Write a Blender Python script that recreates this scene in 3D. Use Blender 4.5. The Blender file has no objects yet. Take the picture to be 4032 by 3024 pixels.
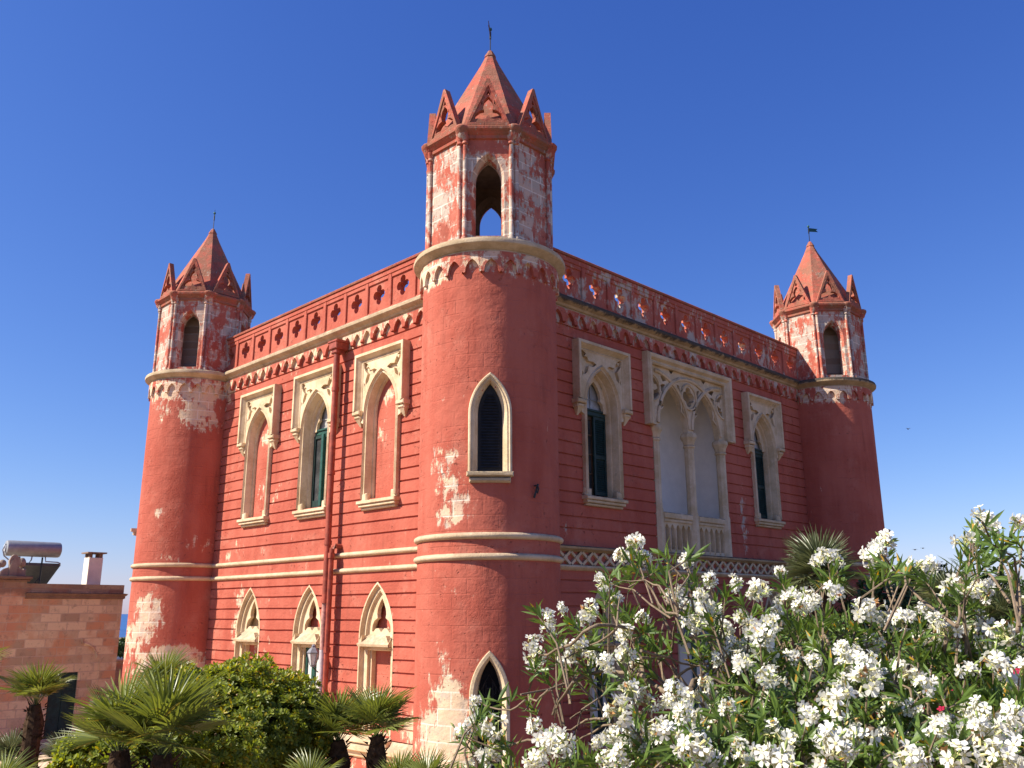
import bpy, bmesh, math, random
from mathutils import Vector, Matrix, noise as mnoise
from mathutils.geometry import tessellate_polygon
PI = math.pi
R_ = math.radians
sc = bpy.context.scene
col = sc.collection
rnd = random.Random(7)

# ------------------------------------------------------------------ camera
CAM = Vector((12.29475, -11.59440, 4.00885))
YAW, PITCH, ROLL, FPX = 3 * PI / 4 + 0.0026407, 0.2544332, -0.0039156, 3455.5077
FW = Vector((math.cos(YAW) * math.cos(PITCH), math.sin(YAW) * math.cos(PITCH), math.sin(PITCH)))
_rt = Vector((math.sin(YAW), -math.cos(YAW), 0)); _up = _rt.cross(FW)
RT = _rt * math.cos(ROLL) + _up * math.sin(ROLL); UP = _up * math.cos(ROLL) - _rt * math.sin(ROLL)
cd = bpy.data.cameras.new('camera'); cam = bpy.data.objects.new('camera', cd); col.objects.link(cam)
cd.sensor_width = 36; cd.lens = FPX / 4032 * 36; cd.clip_start = 0.05; cd.clip_end = 60000
cam.matrix_world = Matrix((RT, UP, -FW)).transposed().to_4x4(); cam.location = CAM
sc.camera = cam

def at(px, py, dist):
    """world point seen towards a pixel of the 4032x3024 photograph, at a horizontal distance"""
    d = FW * FPX + RT * (px - 2016) - UP * (py - 1512)
    return CAM + d * (dist / math.hypot(d.x, d.y))

# ------------------------------------------------------------------ light
SUN_AZ, SUN_EL = R_(-119.0), R_(43.0)
w = bpy.data.worlds.new('World'); sc.world = w; w.use_nodes = True
wn = w.node_tree.nodes; wl = w.node_tree.links; wn.clear()
sky = wn.new('ShaderNodeTexSky'); sky.sky_type = 'NISHITA'; sky.sun_disc = False
sky.sun_elevation = SUN_EL; sky.sun_rotation = PI / 2 - SUN_AZ
sky.altitude = 50; sky.air_density = 1.0; sky.dust_density = 0.35; sky.ozone_density = 4.5
sep = wn.new('ShaderNodeSeparateColor'); cmb = wn.new('ShaderNodeCombineColor'); wl.new(sky.outputs[0], sep.inputs[0])
for i, (k, gm) in enumerate(((0.745, 1.36), (0.97, 1.13), (2.42, .77))):     # deep clear Mediterranean blue
    pw = wn.new('ShaderNodeMath'); pw.operation = 'POWER'; pw.inputs[1].default_value = gm; wl.new(sep.outputs[i], pw.inputs[0])
    mu = wn.new('ShaderNodeMath'); mu.operation = 'MULTIPLY'; mu.inputs[1].default_value = k; wl.new(pw.outputs[0], mu.inputs[0]); wl.new(mu.outputs[0], cmb.inputs[i])
bg = wn.new('ShaderNodeBackground'); bg.inputs['Strength'].default_value = 0.055
wo = wn.new('ShaderNodeOutputWorld')
wl.new(cmb.outputs[0], bg.inputs[0]); wl.new(bg.outputs[0], wo.inputs[0])
sd = bpy.data.lights.new('sun', 'SUN'); sun = bpy.data.objects.new('sun', sd); col.objects.link(sun)
sd.energy = 5.0; sd.angle = R_(0.53); sd.color = (1.0, 0.93, 0.80)
sdir = Vector((math.cos(SUN_AZ) * math.cos(SUN_EL), math.sin(SUN_AZ) * math.cos(SUN_EL), math.sin(SUN_EL)))
sun.rotation_euler = sdir.to_track_quat('Z', 'Y').to_euler(); sun.location = (0, -30, 40)
sc.view_settings.view_transform = 'Standard'; sc.view_settings.look = 'None'
sc.view_settings.exposure = 0.81; sc.view_settings.gamma = 1.0

# ------------------------------------------------------------------ objects
def tag(o, label=None, cat=None, group=None, kind=None):
    if label: o['label'] = label
    if cat: o['category'] = cat
    if group: o['group'] = group
    if kind: o['kind'] = kind
    return o

def empty(name, loc, label, cat, group=None):
    o = bpy.data.objects.new(name, None); o.location = loc; o.empty_display_size = 0.3
    col.objects.link(o); return tag(o, label, cat, group)

def ident(u, d, z): return (u, d, z)

class MB:
    """collects faces (in local u = right, d = outwards, z = up) and links them as ONE mesh object"""
    def __init__(s, mp=ident): s.V = []; s.F = []; s.M = []; s.mp = mp; s.mi = 0
    def v(s, p): s.V.append(s.mp(*p)); return len(s.V) - 1
    def f(s, pts):
        s.F.append([s.v(p) for p in pts]); s.M.append(s.mi)
    def box(s, u0, u1, d0, d1, z0, z1):
        a = [(u0, d0, z0), (u1, d0, z0), (u1, d1, z0), (u0, d1, z0), (u0, d0, z1), (u1, d0, z1), (u1, d1, z1), (u0, d1, z1)]
        for q in ((0, 1, 2, 3), (4, 7, 6, 5), (0, 4, 5, 1), (1, 5, 6, 2), (2, 6, 7, 3), (3, 7, 4, 0)): s.f([a[i] for i in q])
    def cbox(s, u0, u1, d0, d1, z0, z1, c):
        """box whose front edges are chamfered by c"""
        o = [(u0, z0), (u1, z0), (u1, z1), (u0, z1)]; i = [(u0 + c, z0 + c), (u1 - c, z0 + c), (u1 - c, z1 - c), (u0 + c, z1 - c)]
        for k in range(4):
            a, b = o[k], o[(k + 1) % 4]; e, g = i[k], i[(k + 1) % 4]
            s.f([(a[0], d0, a[1]), (b[0], d0, b[1]), (b[0], d1 - c, b[1]), (a[0], d1 - c, a[1])])
            s.f([(a[0], d1 - c, a[1]), (b[0], d1 - c, b[1]), (g[0], d1, g[1]), (e[0], d1, e[1])])
        s.f([(p[0], d1, p[1]) for p in i])
    def plate(s, outer, holes, d0, d1, back=False):
        loops = [outer] + list(holes); vs = [(x, z) for l in loops for x, z in l]
        tri = tessellate_polygon([[Vector((x, z, 0)) for x, z in l] for l in loops])
        for t in tri:
            s.f([(vs[i][0], d1, vs[i][1]) for i in t])
            if back: s.f([(vs[i][0], d0, vs[i][1]) for i in reversed(t)])
        for l in loops:
            for k in range(len(l)):
                a, b = l[k], l[(k + 1) % len(l)]
                s.f([(a[0], d0, a[1]), (b[0], d0, b[1]), (b[0], d1, b[1]), (a[0], d1, a[1])])
    def sweep(s, paths, prof_d, closed=False):
        """paths: list of 2D paths, one per profile point; prof_d: their depths"""
        for k in range(len(paths) - 1):
            A, B = paths[k], paths[k + 1]; n = len(A)
            for i in range(n if closed else n - 1):
                j = (i + 1) % n
                s.f([(A[i][0], prof_d[k], A[i][1]), (A[j][0], prof_d[k], A[j][1]), (B[j][0], prof_d[k + 1], B[j][1]), (B[i][0], prof_d[k + 1], B[i][1])])
    def arch(s, a, R, zb, zs, prof, n=9):
        s.sweep([arch_path(a, R, zb, zs, o, n) for o, d in prof], [d for o, d in prof])
    def tube(s, pts, r, n=6, caps=True):
        pts = [Vector(p) for p in pts]; rr = r if isinstance(r, (list, tuple)) else [r] * len(pts); rings = []
        for i, p in enumerate(pts):
            t = (pts[min(i + 1, len(pts) - 1)] - pts[max(i - 1, 0)]).normalized()
            a = t.cross(Vector((0, 0, 1)) if abs(t.z) < .9 else Vector((1, 0, 0))).normalized(); b = t.cross(a)
            rings.append([s.v(p + (a * math.cos(2 * PI * k / n) + b * math.sin(2 * PI * k / n)) * rr[i]) for k in range(n)])
        for i in range(len(rings) - 1):
            for k in range(n):
                s.F.append([rings[i][k], rings[i][(k + 1) % n], rings[i + 1][(k + 1) % n], rings[i + 1][k]]); s.M.append(s.mi)
        if caps:
            s.F.append(rings[0][::-1]); s.F.append(rings[-1][:]); s.M += [s.mi] * 2
    def revolve(s, prof, n=48, c=(0, 0), a0=0.0, cap=False):
        rings = []
        for r, z in prof:
            rings.append([s.v((c[0] + r * math.cos(a0 + 2 * PI * k / n), c[1] + r * math.sin(a0 + 2 * PI * k / n), z)) for k in range(n)])
        for i in range(len(rings) - 1):
            for k in range(n):
                s.F.append([rings[i][k], rings[i][(k + 1) % n], rings[i + 1][(k + 1) % n], rings[i + 1][k]]); s.M.append(s.mi)
        if cap: s.F.append(rings[-1][:]); s.M.append(s.mi)
    def build(s, name, mats, parent=None, loc=(0, 0, 0), smooth=None, merge=True, label=None):
        me = bpy.data.meshes.new(name); me.from_pydata([tuple(v) for v in s.V], [], s.F); me.update()
        mats = mats if isinstance(mats, (list, tuple)) else [mats]
        for m in mats: me.materials.append(m)
        me.polygons.foreach_set('material_index', s.M)
        if merge:
            bm = bmesh.new(); bm.from_mesh(me); bmesh.ops.remove_doubles(bm, verts=bm.verts, dist=2e-4)
            bmesh.ops.recalc_face_normals(bm, faces=bm.faces); bm.to_mesh(me); bm.free()
        if smooth is not None:
            me.polygons.foreach_set('use_smooth', [True] * len(me.polygons)); me.set_sharp_from_angle(angle=R_(smooth))
        o = bpy.data.objects.new(name, me); o.location = loc; col.objects.link(o)
        if parent: o.parent = parent
        if label: o['label'] = label
        return o

def arch_path(a, R, zb, zs, off=0.0, n=9):
    """pointed arch outline, from bottom left over the apex to bottom right, offset outwards"""
    th = math.acos(max(-1, min(1, (R - a) / (R + off)))); right = []
    for k in range(n + 1):
        t = th * k / n; right.append((a - R + (R + off) * math.cos(t), zs + (R + off) * math.sin(t)))
    right[-1] = (0.0, right[-1][1])
    return [(-(a + off), zb)] + [(-x, z) for x, z in right] + [(x, z) for x, z in reversed(right[:-1])] + [(a + off, zb)]

def shift(path, u, z=0): return [(p[0] + u, p[1] + z) for p in path]

def foil(cu, cz, n, rc, rl, rot=PI / 2, sz=1.0, steps=32):
    pts = []
    for k in range(steps):
        t = 2 * PI * k / steps; best = 0
        for j in range(n):
            g = t - (rot + 2 * PI * j / n); disc = rl * rl - (rc * math.sin(g)) ** 2
            if disc > 0: best = max(best, rc * math.cos(g) + math.sqrt(disc))
        if best <= 0: best = rc * .35
        pts.append((cu + best * math.cos(t), cz + best * math.sin(t) * sz))
    return pts

YL, XR = 0.25, -0.26                      # planes of the two facades
def mapL(c=0.0): return lambda u, d, z: (u + c, YL - d, z)
def mapR(c=0.0): return lambda u, d, z: (XR + d, u + c, z)
def mapC(az, r=1.35): return lambda u, d, z: ((r + d) * math.cos(az + u / r), (r + d) * math.sin(az + u / r), z)
def mapO(az, ap): return lambda u, d, z: ((ap + d) * math.cos(az) - u * math.sin(az), (ap + d) * math.sin(az) + u * math.cos(az), z)

# ------------------------------------------------------------------ materials
class NT:
    def __init__(s, name):
        s.m = bpy.data.materials.new(name); s.m.use_nodes = True; s.t = s.m.node_tree; s.n = s.t.nodes; s.l = s.t.links
        s.p = s.n['Principled BSDF']; s.out = s.n['Material Output']
        g = s.n.new('ShaderNodeNewGeometry'); s.pos = g.outputs['Position']; s.nor = g.outputs['Normal']; s.isl = g.outputs['Random Per Island']
    def set(s, sock, val):
        if hasattr(val, 'links'): s.l.new(val, sock)
        else: sock.default_value = val
    def math(s, op, a, b=0.0, c=0.0, clamp=False):
        n = s.n.new('ShaderNodeMath'); n.operation = op; n.use_clamp = clamp
        for i, x in enumerate((a, b, c)): s.set(n.inputs[i], x)
        return n.outputs[0]
    def vec(s, op, a, b=(0, 0, 0)):
        n = s.n.new('ShaderNodeVectorMath'); n.operation = op; s.set(n.inputs[0], a); s.set(n.inputs[1], b)
        return n.outputs['Value'] if op in ('LENGTH', 'DOT_PRODUCT', 'DISTANCE') else n.outputs[0]
    def noise(s, scale, detail=6, rough=.6, vec=None, stretch=None, dist=0.0):
        v = s.pos if vec is None else vec
        if stretch: v = s.vec('MULTIPLY', v, stretch)
        n = s.n.new('ShaderNodeTexNoise'); s.l.new(v, n.inputs['Vector'])
        n.inputs['Scale'].default_value = scale; n.inputs['Detail'].default_value = detail; n.inputs['Roughness'].default_value = rough; n.inputs['Distortion'].default_value = dist
        return n.outputs['Fac']
    def ramp(s, x, a, b, lo=0.0, hi=1.0):
        n = s.n.new('ShaderNodeMapRange'); n.interpolation_type = 'SMOOTHSTEP'
        s.set(n.inputs[0], x); s.set(n.inputs[1], a); s.set(n.inputs[2], b); s.set(n.inputs[3], lo); s.set(n.inputs[4], hi)
        return n.outputs[0]
    def mix(s, f, a, b, mode='MIX'):
        n = s.n.new('ShaderNodeMix'); n.data_type = 'RGBA'; n.blend_type = mode
        s.set(n.inputs[0], f); s.set(n.inputs[6], a if hasattr(a, 'links') else (*a, 1)); s.set(n.inputs[7], b if hasattr(b, 'links') else (*b, 1))
        return n.outputs[2]
    def sep(s, v):
        n = s.n.new('ShaderNodeSeparateXYZ'); s.l.new(v, n.inputs[0]); return n.outputs
    def comb(s, x, y, z):
        n = s.n.new('ShaderNodeCombineXYZ')
        for i, q in enumerate((x, y, z)): s.set(n.inputs[i], q)
        return n.outputs[0]
    def bump(s, h, strength=.4, dist=.02, nrm=None):
        n = s.n.new('ShaderNodeBump'); n.inputs['Strength'].default_value = strength; n.inputs['Distance'].default_value = dist
        s.l.new(h, n.inputs['Height'])
        if nrm: s.l.new(nrm, n.inputs['Normal'])
        return n.outputs[0]
    def brick(s, vec, wdt, hgt, mortar=.012, offset=.5):
        n = s.n.new('ShaderNodeTexBrick'); s.l.new(vec, n.inputs['Vector']); n.offset = offset
        n.inputs['Scale'].default_value = 1; n.inputs['Brick Width'].default_value = wdt; n.inputs['Row Height'].default_value = hgt
        n.inputs['Mortar Size'].default_value = mortar; n.inputs['Mortar Smooth'].default_value = .3
        n.inputs['Color1'].default_value = (0, 0, 0, 1); n.inputs['Color2'].default_value = (1, 1, 1, 1); n.inputs['Mortar'].default_value = (.5, .5, .5, 1)
        return n.outputs['Color'], n.outputs['Fac']
    def done(s, color, rough=.9, normal=None, spec=.2):
        s.set(s.p.inputs['Base Color'], color if hasattr(color, 'links') else (*color, 1)); s.set(s.p.inputs['Roughness'], rough)
        s.p.inputs['Specular IOR Level'].default_value = spec
        if normal: s.l.new(normal, s.p.inputs['Normal'])
        return s.m

RED_A, RED_B, PINK = (.47, .130, .087), (.40, .095, .062), (.63, .33, .235)
STONE_A, STONE_B = (.70, .50, .33), (.47, .38, .31)

def red_mat(name, peel=0.0, zones=(), spots=(), joints=None, grey=.5, lichen=0.0, stain=0.0):
    """flaking red limewash over pale stone: zones = (z, half height, amount), spots = (centre, radii, amount)"""
    t = NT(name); xyz = t.sep(t.pos)
    n1 = t.noise(1.5, 8, .68, dist=.3); n2 = t.noise(7, 6, .7, stretch=(1, 1, .45))
    m = t.math('ADD', t.math('MULTIPLY', n1, .95), t.math('MULTIPLY', n2, .85)); bias = peel - .44
    for zc, hw, a in zones:
        d = t.math('ABSOLUTE', t.math('SUBTRACT', xyz[2], zc)); bias = t.math('ADD', bias, t.ramp(d, hw * .35, hw, a * 1.25, 0.0))
    for c, r, a in spots:
        q = t.vec('LENGTH', t.vec('MULTIPLY', t.vec('SUBTRACT', t.pos, c), tuple(1 / k for k in r)))
        bias = t.math('ADD', bias, t.ramp(q, .25, 1.1, a * 1.3, 0.0))
    br = None
    if joints:
        if joints == 'round':
            tc = t.n.new('ShaderNodeTexCoord'); o = t.sep(tc.outputs['Object'])
            uv = t.comb(t.math('MULTIPLY', t.math('ARCTAN2', o[1], o[0]), 1.35), o[2], 0.0)
        else:
            uv = t.comb(t.math('ADD', xyz[0], xyz[1]), xyz[2], 0.0)
        bc, br = t.brick(uv, .56, .27, .014)
        bv = t.math('SUBTRACT', t.sep(bc)[0], .5)
        bias = t.math('ADD', bias, t.math('MULTIPLY', bv, .03)); bias = t.math('ADD', bias, t.math('MULTIPLY', br, .02))
    m = t.math('ADD', m, bias)
    mask = t.ramp(m, .640, .695); halo = t.math('MAXIMUM', t.ramp(m, .585, .68, 0.0, .7), t.ramp(t.math('ADD', bias, t.math('MULTIPLY', t.math('SUBTRACT', n1, .5), .5)), -.24, -.02, 0.0, .42))
    streak = t.noise(2.2, 5, .6, stretch=(1, 1, .12)); blotch = t.noise(.8, 4, .55)
    red = t.mix(t.ramp(t.math('ADD', t.math('MULTIPLY', streak, .5), t.math('MULTIPLY', blotch, .5)), .38, .62), RED_A, RED_B)
    red = t.mix(t.math('MULTIPLY', t.ramp(t.noise(9, 5, .7), .52, .75), .30), red, (.52, .16, .10))
    if stain: red = t.mix(t.math('MULTIPLY', t.ramp(t.noise(3, 6, .7, stretch=(1, 1, .25)), .5, .7), stain), red, (.12, .05, .035))
    drip = t.math('MULTIPLY', t.ramp(t.noise(5, 4, .6, stretch=(1, 1, .07)), .56, .72), t.ramp(t.noise(.7, 3, .5), .45, .6))
    red = t.mix(t.math('MULTIPLY', drip, .38), red, (.20, .055, .038))
    red = t.mix(t.math('MULTIPLY', t.ramp(t.noise(1.1, 6, .68), .53, .72), .22), red, PINK)
    red = t.mix(halo, red, PINK)
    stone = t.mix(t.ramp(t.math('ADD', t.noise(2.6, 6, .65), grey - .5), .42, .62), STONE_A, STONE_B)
    stone = t.mix(t.math('MULTIPLY', t.ramp(t.noise(18, 4, .7), .55, .7), .35), stone, (.26, .21, .17))
    stone = t.mix(t.ramp(t.noise(1.9, 5, .6), .46, .62, 0.0, .6), stone, (.66, .42, .31))
    if br is not None: stone = t.mix(t.math('MULTIPLY', br, .75), stone, (.78, .66, .54))
    c = t.mix(mask, red, stone)
    if lichen:
        c = t.mix(t.math('MULTIPLY', t.ramp(t.noise(3, 8, .72), .40, .58), lichen * .8), c, (.25, .125, .08))
        c = t.mix(t.math('MULTIPLY', t.ramp(t.noise(11, 6, .72), .6, .68), lichen), c, (.36, .33, .26))
    pits = t.ramp(t.noise(14, 3, .6), .62, .72); gate = t.ramp(t.noise(1.1, 3, .5), .45, .62)
    pit = t.math('MULTIPLY', pits, gate)
    c = t.mix(t.math('MULTIPLY', pit, .55), c, (.12, .035, .025))
    h = t.math('ADD', t.math('MULTIPLY', t.noise(22, 5, .7), t.ramp(blotch, .4, .62, .15, .6)), t.math('MULTIPLY', t.noise(3.2, 5, .6), 1.2))
    h = t.math('SUBTRACT', h, t.math('MULTIPLY', pit, .9)); h = t.math('SUBTRACT', h, t.math('MULTIPLY', mask, .55))
    if br is not None: h = t.math('SUBTRACT', h, t.math('MULTIPLY', t.math('MULTIPLY', br, t.ramp(t.noise(1.4, 3, .5), .42, .62)), .4))
    return t.done(c, .93, t.bump(h, .6, .04), .12)

def stone_mat(name, base=(.66, .50, .325), dark=(.50, .36, .21), weather=.5, soot=(.13, .105, .085), grime=None):
    t = NT(name)
    c = t.mix(t.ramp(t.noise(2.2, 7, .65), .36, .64), base, dark)
    c = t.mix(t.math('MULTIPLY', t.ramp(t.noise(14, 5, .7), .52, .7), .4), c, tuple(min(.8, k * 1.2) for k in base))
    up = t.ramp(t.sep(t.nor)[2], .15, .75)
    dirt = t.math('MULTIPLY', t.math('MULTIPLY', up, weather), t.ramp(t.noise(5, 7, .75), .34, .58))
    c = t.mix(dirt, c, soot)
    c = t.mix(t.math('MULTIPLY', t.ramp(t.noise(3.3, 8, .75, stretch=(1, 1, .5)), .58, .72), weather * .7), c, soot)
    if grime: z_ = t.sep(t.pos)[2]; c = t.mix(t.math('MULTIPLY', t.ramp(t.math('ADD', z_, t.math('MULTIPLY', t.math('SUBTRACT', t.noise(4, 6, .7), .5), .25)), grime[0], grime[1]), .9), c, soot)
    return t.done(c, .95, t.bump(t.math('ADD', t.noise(30, 5, .7), t.math('MULTIPLY', t.noise(8, 4, .6), .8)), .45, .02), .12)

def plain(name, c, rough=.7, var=.15, spec=.3, metal=0.0, scale=9, bump=.15):
    t = NT(name); n = t.noise(scale, 6, .65)
    k = t.mix(t.ramp(n, .3, .7), tuple(x * (1 - var) for x in c), tuple(min(1, x * (1 + var)) for x in c))
    t.p.inputs['Metallic'].default_value = metal
    return t.done(k, rough, t.bump(t.noise(scale * 4, 4, .6), bump, .01) if bump else None, spec)

def leaf_mat(name, a, b, odd=None, oddp=.0, transl=.35, rough=.42, spec=.45):
    """leaves: hue differs from leaf to leaf, light comes through them"""
    t = NT(name)
    c = t.mix(t.ramp(t.isl, 0, 1), a, b)
    c = t.mix(t.math('MULTIPLY', t.ramp(t.noise(6, 3, .5), .35, .65), .35), c, tuple(k * .72 for k in a))
    if odd: c = t.mix(t.math('GREATER_THAN', t.math('FRACT', t.math('MULTIPLY', t.isl, 17.31)), 1 - oddp), c, odd)
    t.done(c, rough, None, spec)
    tr = t.n.new('ShaderNodeBsdfTranslucent'); mx = t.n.new('ShaderNodeMixShader'); mx.inputs[0].default_value = transl
    hs_ = t.n.new('ShaderNodeHueSaturation'); hs_.inputs['Value'].default_value = 1.5; hs_.inputs['Saturation'].default_value = 1.15; hs_.inputs['Hue'].default_value = .485
    t.l.new(c, hs_.inputs['Color']); t.l.new(hs_.outputs[0], tr.inputs['Color'])
    t.l.new(t.p.outputs[0], mx.inputs[1]); t.l.new(tr.outputs[0], mx.inputs[2]); t.l.new(mx.outputs[0], t.out.inputs['Surface'])
    return t.m

def glass_mat(name, c, rough=.12):
    t = NT(name); k = t.mix(t.ramp(t.noise(2.4, 4, .6), .4, .65), c, tuple(x * 1.7 + .01 for x in c))
    return t.done(k, rough, t.bump(t.noise(3, 2, .5), .08, .01), .5)

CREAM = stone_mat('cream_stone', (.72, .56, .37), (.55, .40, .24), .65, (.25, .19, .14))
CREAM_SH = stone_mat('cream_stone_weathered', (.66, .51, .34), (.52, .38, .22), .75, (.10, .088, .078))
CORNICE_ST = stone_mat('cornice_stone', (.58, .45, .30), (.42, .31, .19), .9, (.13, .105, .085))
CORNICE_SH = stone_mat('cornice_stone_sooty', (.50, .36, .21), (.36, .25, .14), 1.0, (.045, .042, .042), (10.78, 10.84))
RUST = plain('downpipe_red', (.31, .066, .038), .55, .35, .35, scale=5)
GREEN = plain('green_paint', (.018, .075, .055), .45, .25, .4)
GREEN_DK = plain('green_paint_dark', (.013, .034, .028), .55, .3, .35)
BLACKISH = plain('tarred_shutter', (.016, .016, .018), .6, .3, .3)
IRON = plain('wrought_iron', (.02, .02, .022), .5, .3, .4)
WHITE = plain('white_plaster', (.80, .74, .66), .9, .06, .1, scale=2)
PANE_W = plain('curtained_pane', (.62, .62, .56), .25, .08, .5, scale=3)
GLASS = glass_mat('unlit_room_glass', (.035, .037, .038))  # opaque pane; its dark colour stands in for the unlit room behind
GLASS_P = glass_mat('pale_glass', (.26, .25, .23), .3)  # opaque pale grey pane colour
DARK = plain('dark_room', (.012, .012, .014), .9, .2, .1)  # flat near-black colour painted in for the shade of unlit rooms
WOOD = plain('brown_frame', (.10, .055, .03), .6, .25, .3)
VERDI = plain('verdigris', (.03, .10, .085), .5, .3, .4, .4)
STEEL = plain('dull_steel', (.33, .33, .33), .5, .15, .5, .5, scale=4, bump=.05)
PANEL = plain('collector_back', (.10, .105, .10), .6, .2, .3)
TERRA = plain('terracotta', (.38, .16, .09), .9, .2, .1)

# ------------------------------------------------------------------ setting
def flat(name, pts, z, m, kind='structure'):
    b = MB(); b.f([(x, y, z) for x, y in pts]); return tag(b.build(name, m, merge=False), kind=kind)

t = NT('garden_earth')
c = t.mix(t.ramp(t.noise(.35, 8, .6), .4, .6), (.26, .185, .115), (.19, .14, .085))
c = t.mix(t.math('MULTIPLY', t.ramp(t.noise(6, 6, .7), .5, .7), .5), c, (.13, .10, .06))
EARTH = t.done(c, .97, t.bump(t.noise(12, 6, .7), .6, .05), .1)
t = NT('sea_water')
c = t.mix(t.ramp(t.noise(.004, 5, .6, stretch=(1, 3, 1)), .4, .6), (.012, .07, .22), (.018, .09, .26))
SEA = t.done(c, .35, t.bump(t.noise(.05, 4, .6), .3, 1.0), .35)
g = MB(); N = 40
xs = [-150 + 290 * i / N for i in range(N + 1)]; ys = [-150 + 380 * i / N for i in range(N + 1)]
for i in range(N):
    for j in range(N): g.f([(xs[i], ys[j], 0), (xs[i + 1], ys[j], 0), (xs[i + 1], ys[j + 1], 0), (xs[i], ys[j + 1], 0)])
g.box(-150, 140, -150, 230, -14, -.05)
tag(g.build('ground', EARTH, merge=False), kind='structure')
s_ = MB(); s_.revolve([(0.01, -12.0), (300, -12.0), (2000, -12.0), (12000, -12.0), (45000, -12.0)], 96); tag(s_.build('sea', SEA), kind='structure')

t = NT('paving_tan')
c = t.mix(t.ramp(t.noise(1.2, 6, .6), .4, .6), (.66, .51, .35), (.55, .41, .27))
PAVE = t.done(c, .95, t.bump(t.noise(15, 5, .7), .4, .02), .1)
flat('path', [(-19.9, -16), (-13.6, -16), (-14.6, 0.6), (-19.9, 6)], .004, PAVE)  # tan path, made wider and paler to bounce light onto the house wall
flat('forecourt', [(-14.5, -2.6), (1.6, -2.6), (1.6, .9), (-14.5, .9)], .008, PAVE)

# ------------------------------------------------------------------ villa
villa = empty('villa', (0, 0, 0), 'large red gothic villa with pointed corner towers and cream pointed windows', 'villa')
WL, WR = 12.978, 14.741
H_C = 10.92                                   # cornice top
UPW = dict(a=.46, R=.92, zs=8.55, zb=6.54)    # upper windows
LOW = dict(a=.42, R=.84 + .36, zs=3.5, zb=1.5)
CL = (-9.42, -6.58, -3.83); CR = (3.76, 7.37, 11.0)

def half_at(path, z):
    """half width of an arch outline at height z (None above it)"""
    R = [p for p in path if p[0] >= 0]; R.sort(key=lambda p: p[1]); best = None
    for a, b in zip(R, R[1:]):
        if a[1] <= z <= b[1]:
            f = 0 if b[1] == a[1] else (z - a[1]) / (b[1] - a[1]); h = a[0] + (b[0] - a[0]) * f; best = h if best is None else max(best, h)
    return best

def courses_wall(name, mp, u0, u1, holes, m):
    """coursed wall: real recessed joints, and real openings"""
    b = MB(mp); G, D = .029, .036
    def wob(u, z): return .011 * mnoise.noise(Vector((u * .9, z * 2.2, 3.1 + u0))) + .006 * mnoise.noise(Vector((u * 3.1, z * 2.2, 8.0)))
    def strip(z0, d0, z1, d1):
        zc = (z0 + z1) / 2; cuts = []
        for c_, path, hb in holes:
            if hb <= zc:
                h = half_at(path, zc)
                if h: cuts.append((c_ - h, c_ + h))
        cuts.sort(); x = u0
        for a, e in cuts + [(u1, u1)]:
            if a > x:
                n = max(1, round((a - x) / .45))
                for k in range(n):
                    p, q = x + (a - x) * k / n, x + (a - x) * (k + 1) / n
                    b.f([(p, d0, z0 + wob(p, z0)), (q, d0, z0 + wob(q, z0)), (q, d1, z1 + wob(q, z1)), (p, d1, z1 + wob(p, z1))])
            x = max(x, e)
    def face(z0, z1, dz=.07):
        n = max(1, round((z1 - z0) / dz))
        for k in range(n): strip(z0 + (z1 - z0) * k / n, 0, z0 + (z1 - z0) * (k + 1) / n, 0)
    face(0, 1.42); z = 1.42; rj = random.Random(len(name) + int(u1))
    while z < 10.3:
        top = 1.42 + .2685 * (round((z - 1.42) / .2685) + 1) + rj.uniform(-.012, .012)
        if 4.66 < z < 5.5:
            face(z, top)
        else:
            strip(z, 0, z, -D); strip(z, -D, z + G, -D); strip(z + G, -D, z + G + .012, 0); face(z + G + .012, top)
        z = top
    face(z, H_C - .02)
    return b.build(name, m, villa, smooth=None)

def loggia_rect(): return [(-1.62, 5.40), (-1.62, 10.05), (1.62, 10.05), (1.62, 5.40)]
upper_hole = arch_path(.46, .92, 6.5, 8.55, .10)
lower_hole = arch_path(.42, 1.2, 1.5, 3.5, .175); door_hole = arch_path(.42, 1.2, 0.0, 3.5, .175)
big_hole = arch_path(.80, 1.3, 0.0, 3.62, .175)

RED_WL = red_mat('limewash_sunny_wall', -.04, zones=((10.6, .36, .22), (1.1, .6, .07)),
    spots=(((-9.9, YL, 4.35), (.45, .6, .55), .16), ((-10.05, YL, 3.55), (.5, .6, .6), .15), ((-11.6, YL, 10.2), (.7, .6, 1.2), .19), ((-8, YL, 6.7), (1.2, .6, .4), .06),
           ((-6.3, YL, 6.75), (.9, .6, .4), .07), ((-10.5, YL, 5.5), (.7, .5, .3), .08), ((-2.6, YL, 1.7), (.6, .6, .5), .16), ((-5.5, YL, .7), (3, .6, .8), .10), ((-9.5, YL, 1.2), (1.5, .6, 1.0), .12)), grey=.35)
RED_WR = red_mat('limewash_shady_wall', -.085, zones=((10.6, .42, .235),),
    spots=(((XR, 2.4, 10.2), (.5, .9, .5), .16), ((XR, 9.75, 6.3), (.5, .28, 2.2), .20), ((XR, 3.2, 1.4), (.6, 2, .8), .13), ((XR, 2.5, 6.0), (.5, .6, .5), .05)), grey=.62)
courses_wall('wall', mapL(), -WL + 1.1, -1.1, [(CL[0], upper_hole, 6.5), (CL[1], upper_hole, 6.5), (CL[2], upper_hole, 6.5), (CL[0], lower_hole, 1.5), (CL[1], door_hole, 0), (CL[2], lower_hole, 1.5)], RED_WL)['label'] = 'sunlit coursed red facade wall'
courses_wall('wall', mapR(), 1.1, WR - 1.1, [(CR[0], upper_hole, 6.5), (CR[2], upper_hole, 6.5), (CR[1], loggia_rect(), 5.4), (CR[0], lower_hole, 1.5), (CR[1], big_hole, 0), (CR[2], lower_hole, 1.5)], RED_WR)['label'] = 'coursed red facade wall in the shade'
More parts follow.
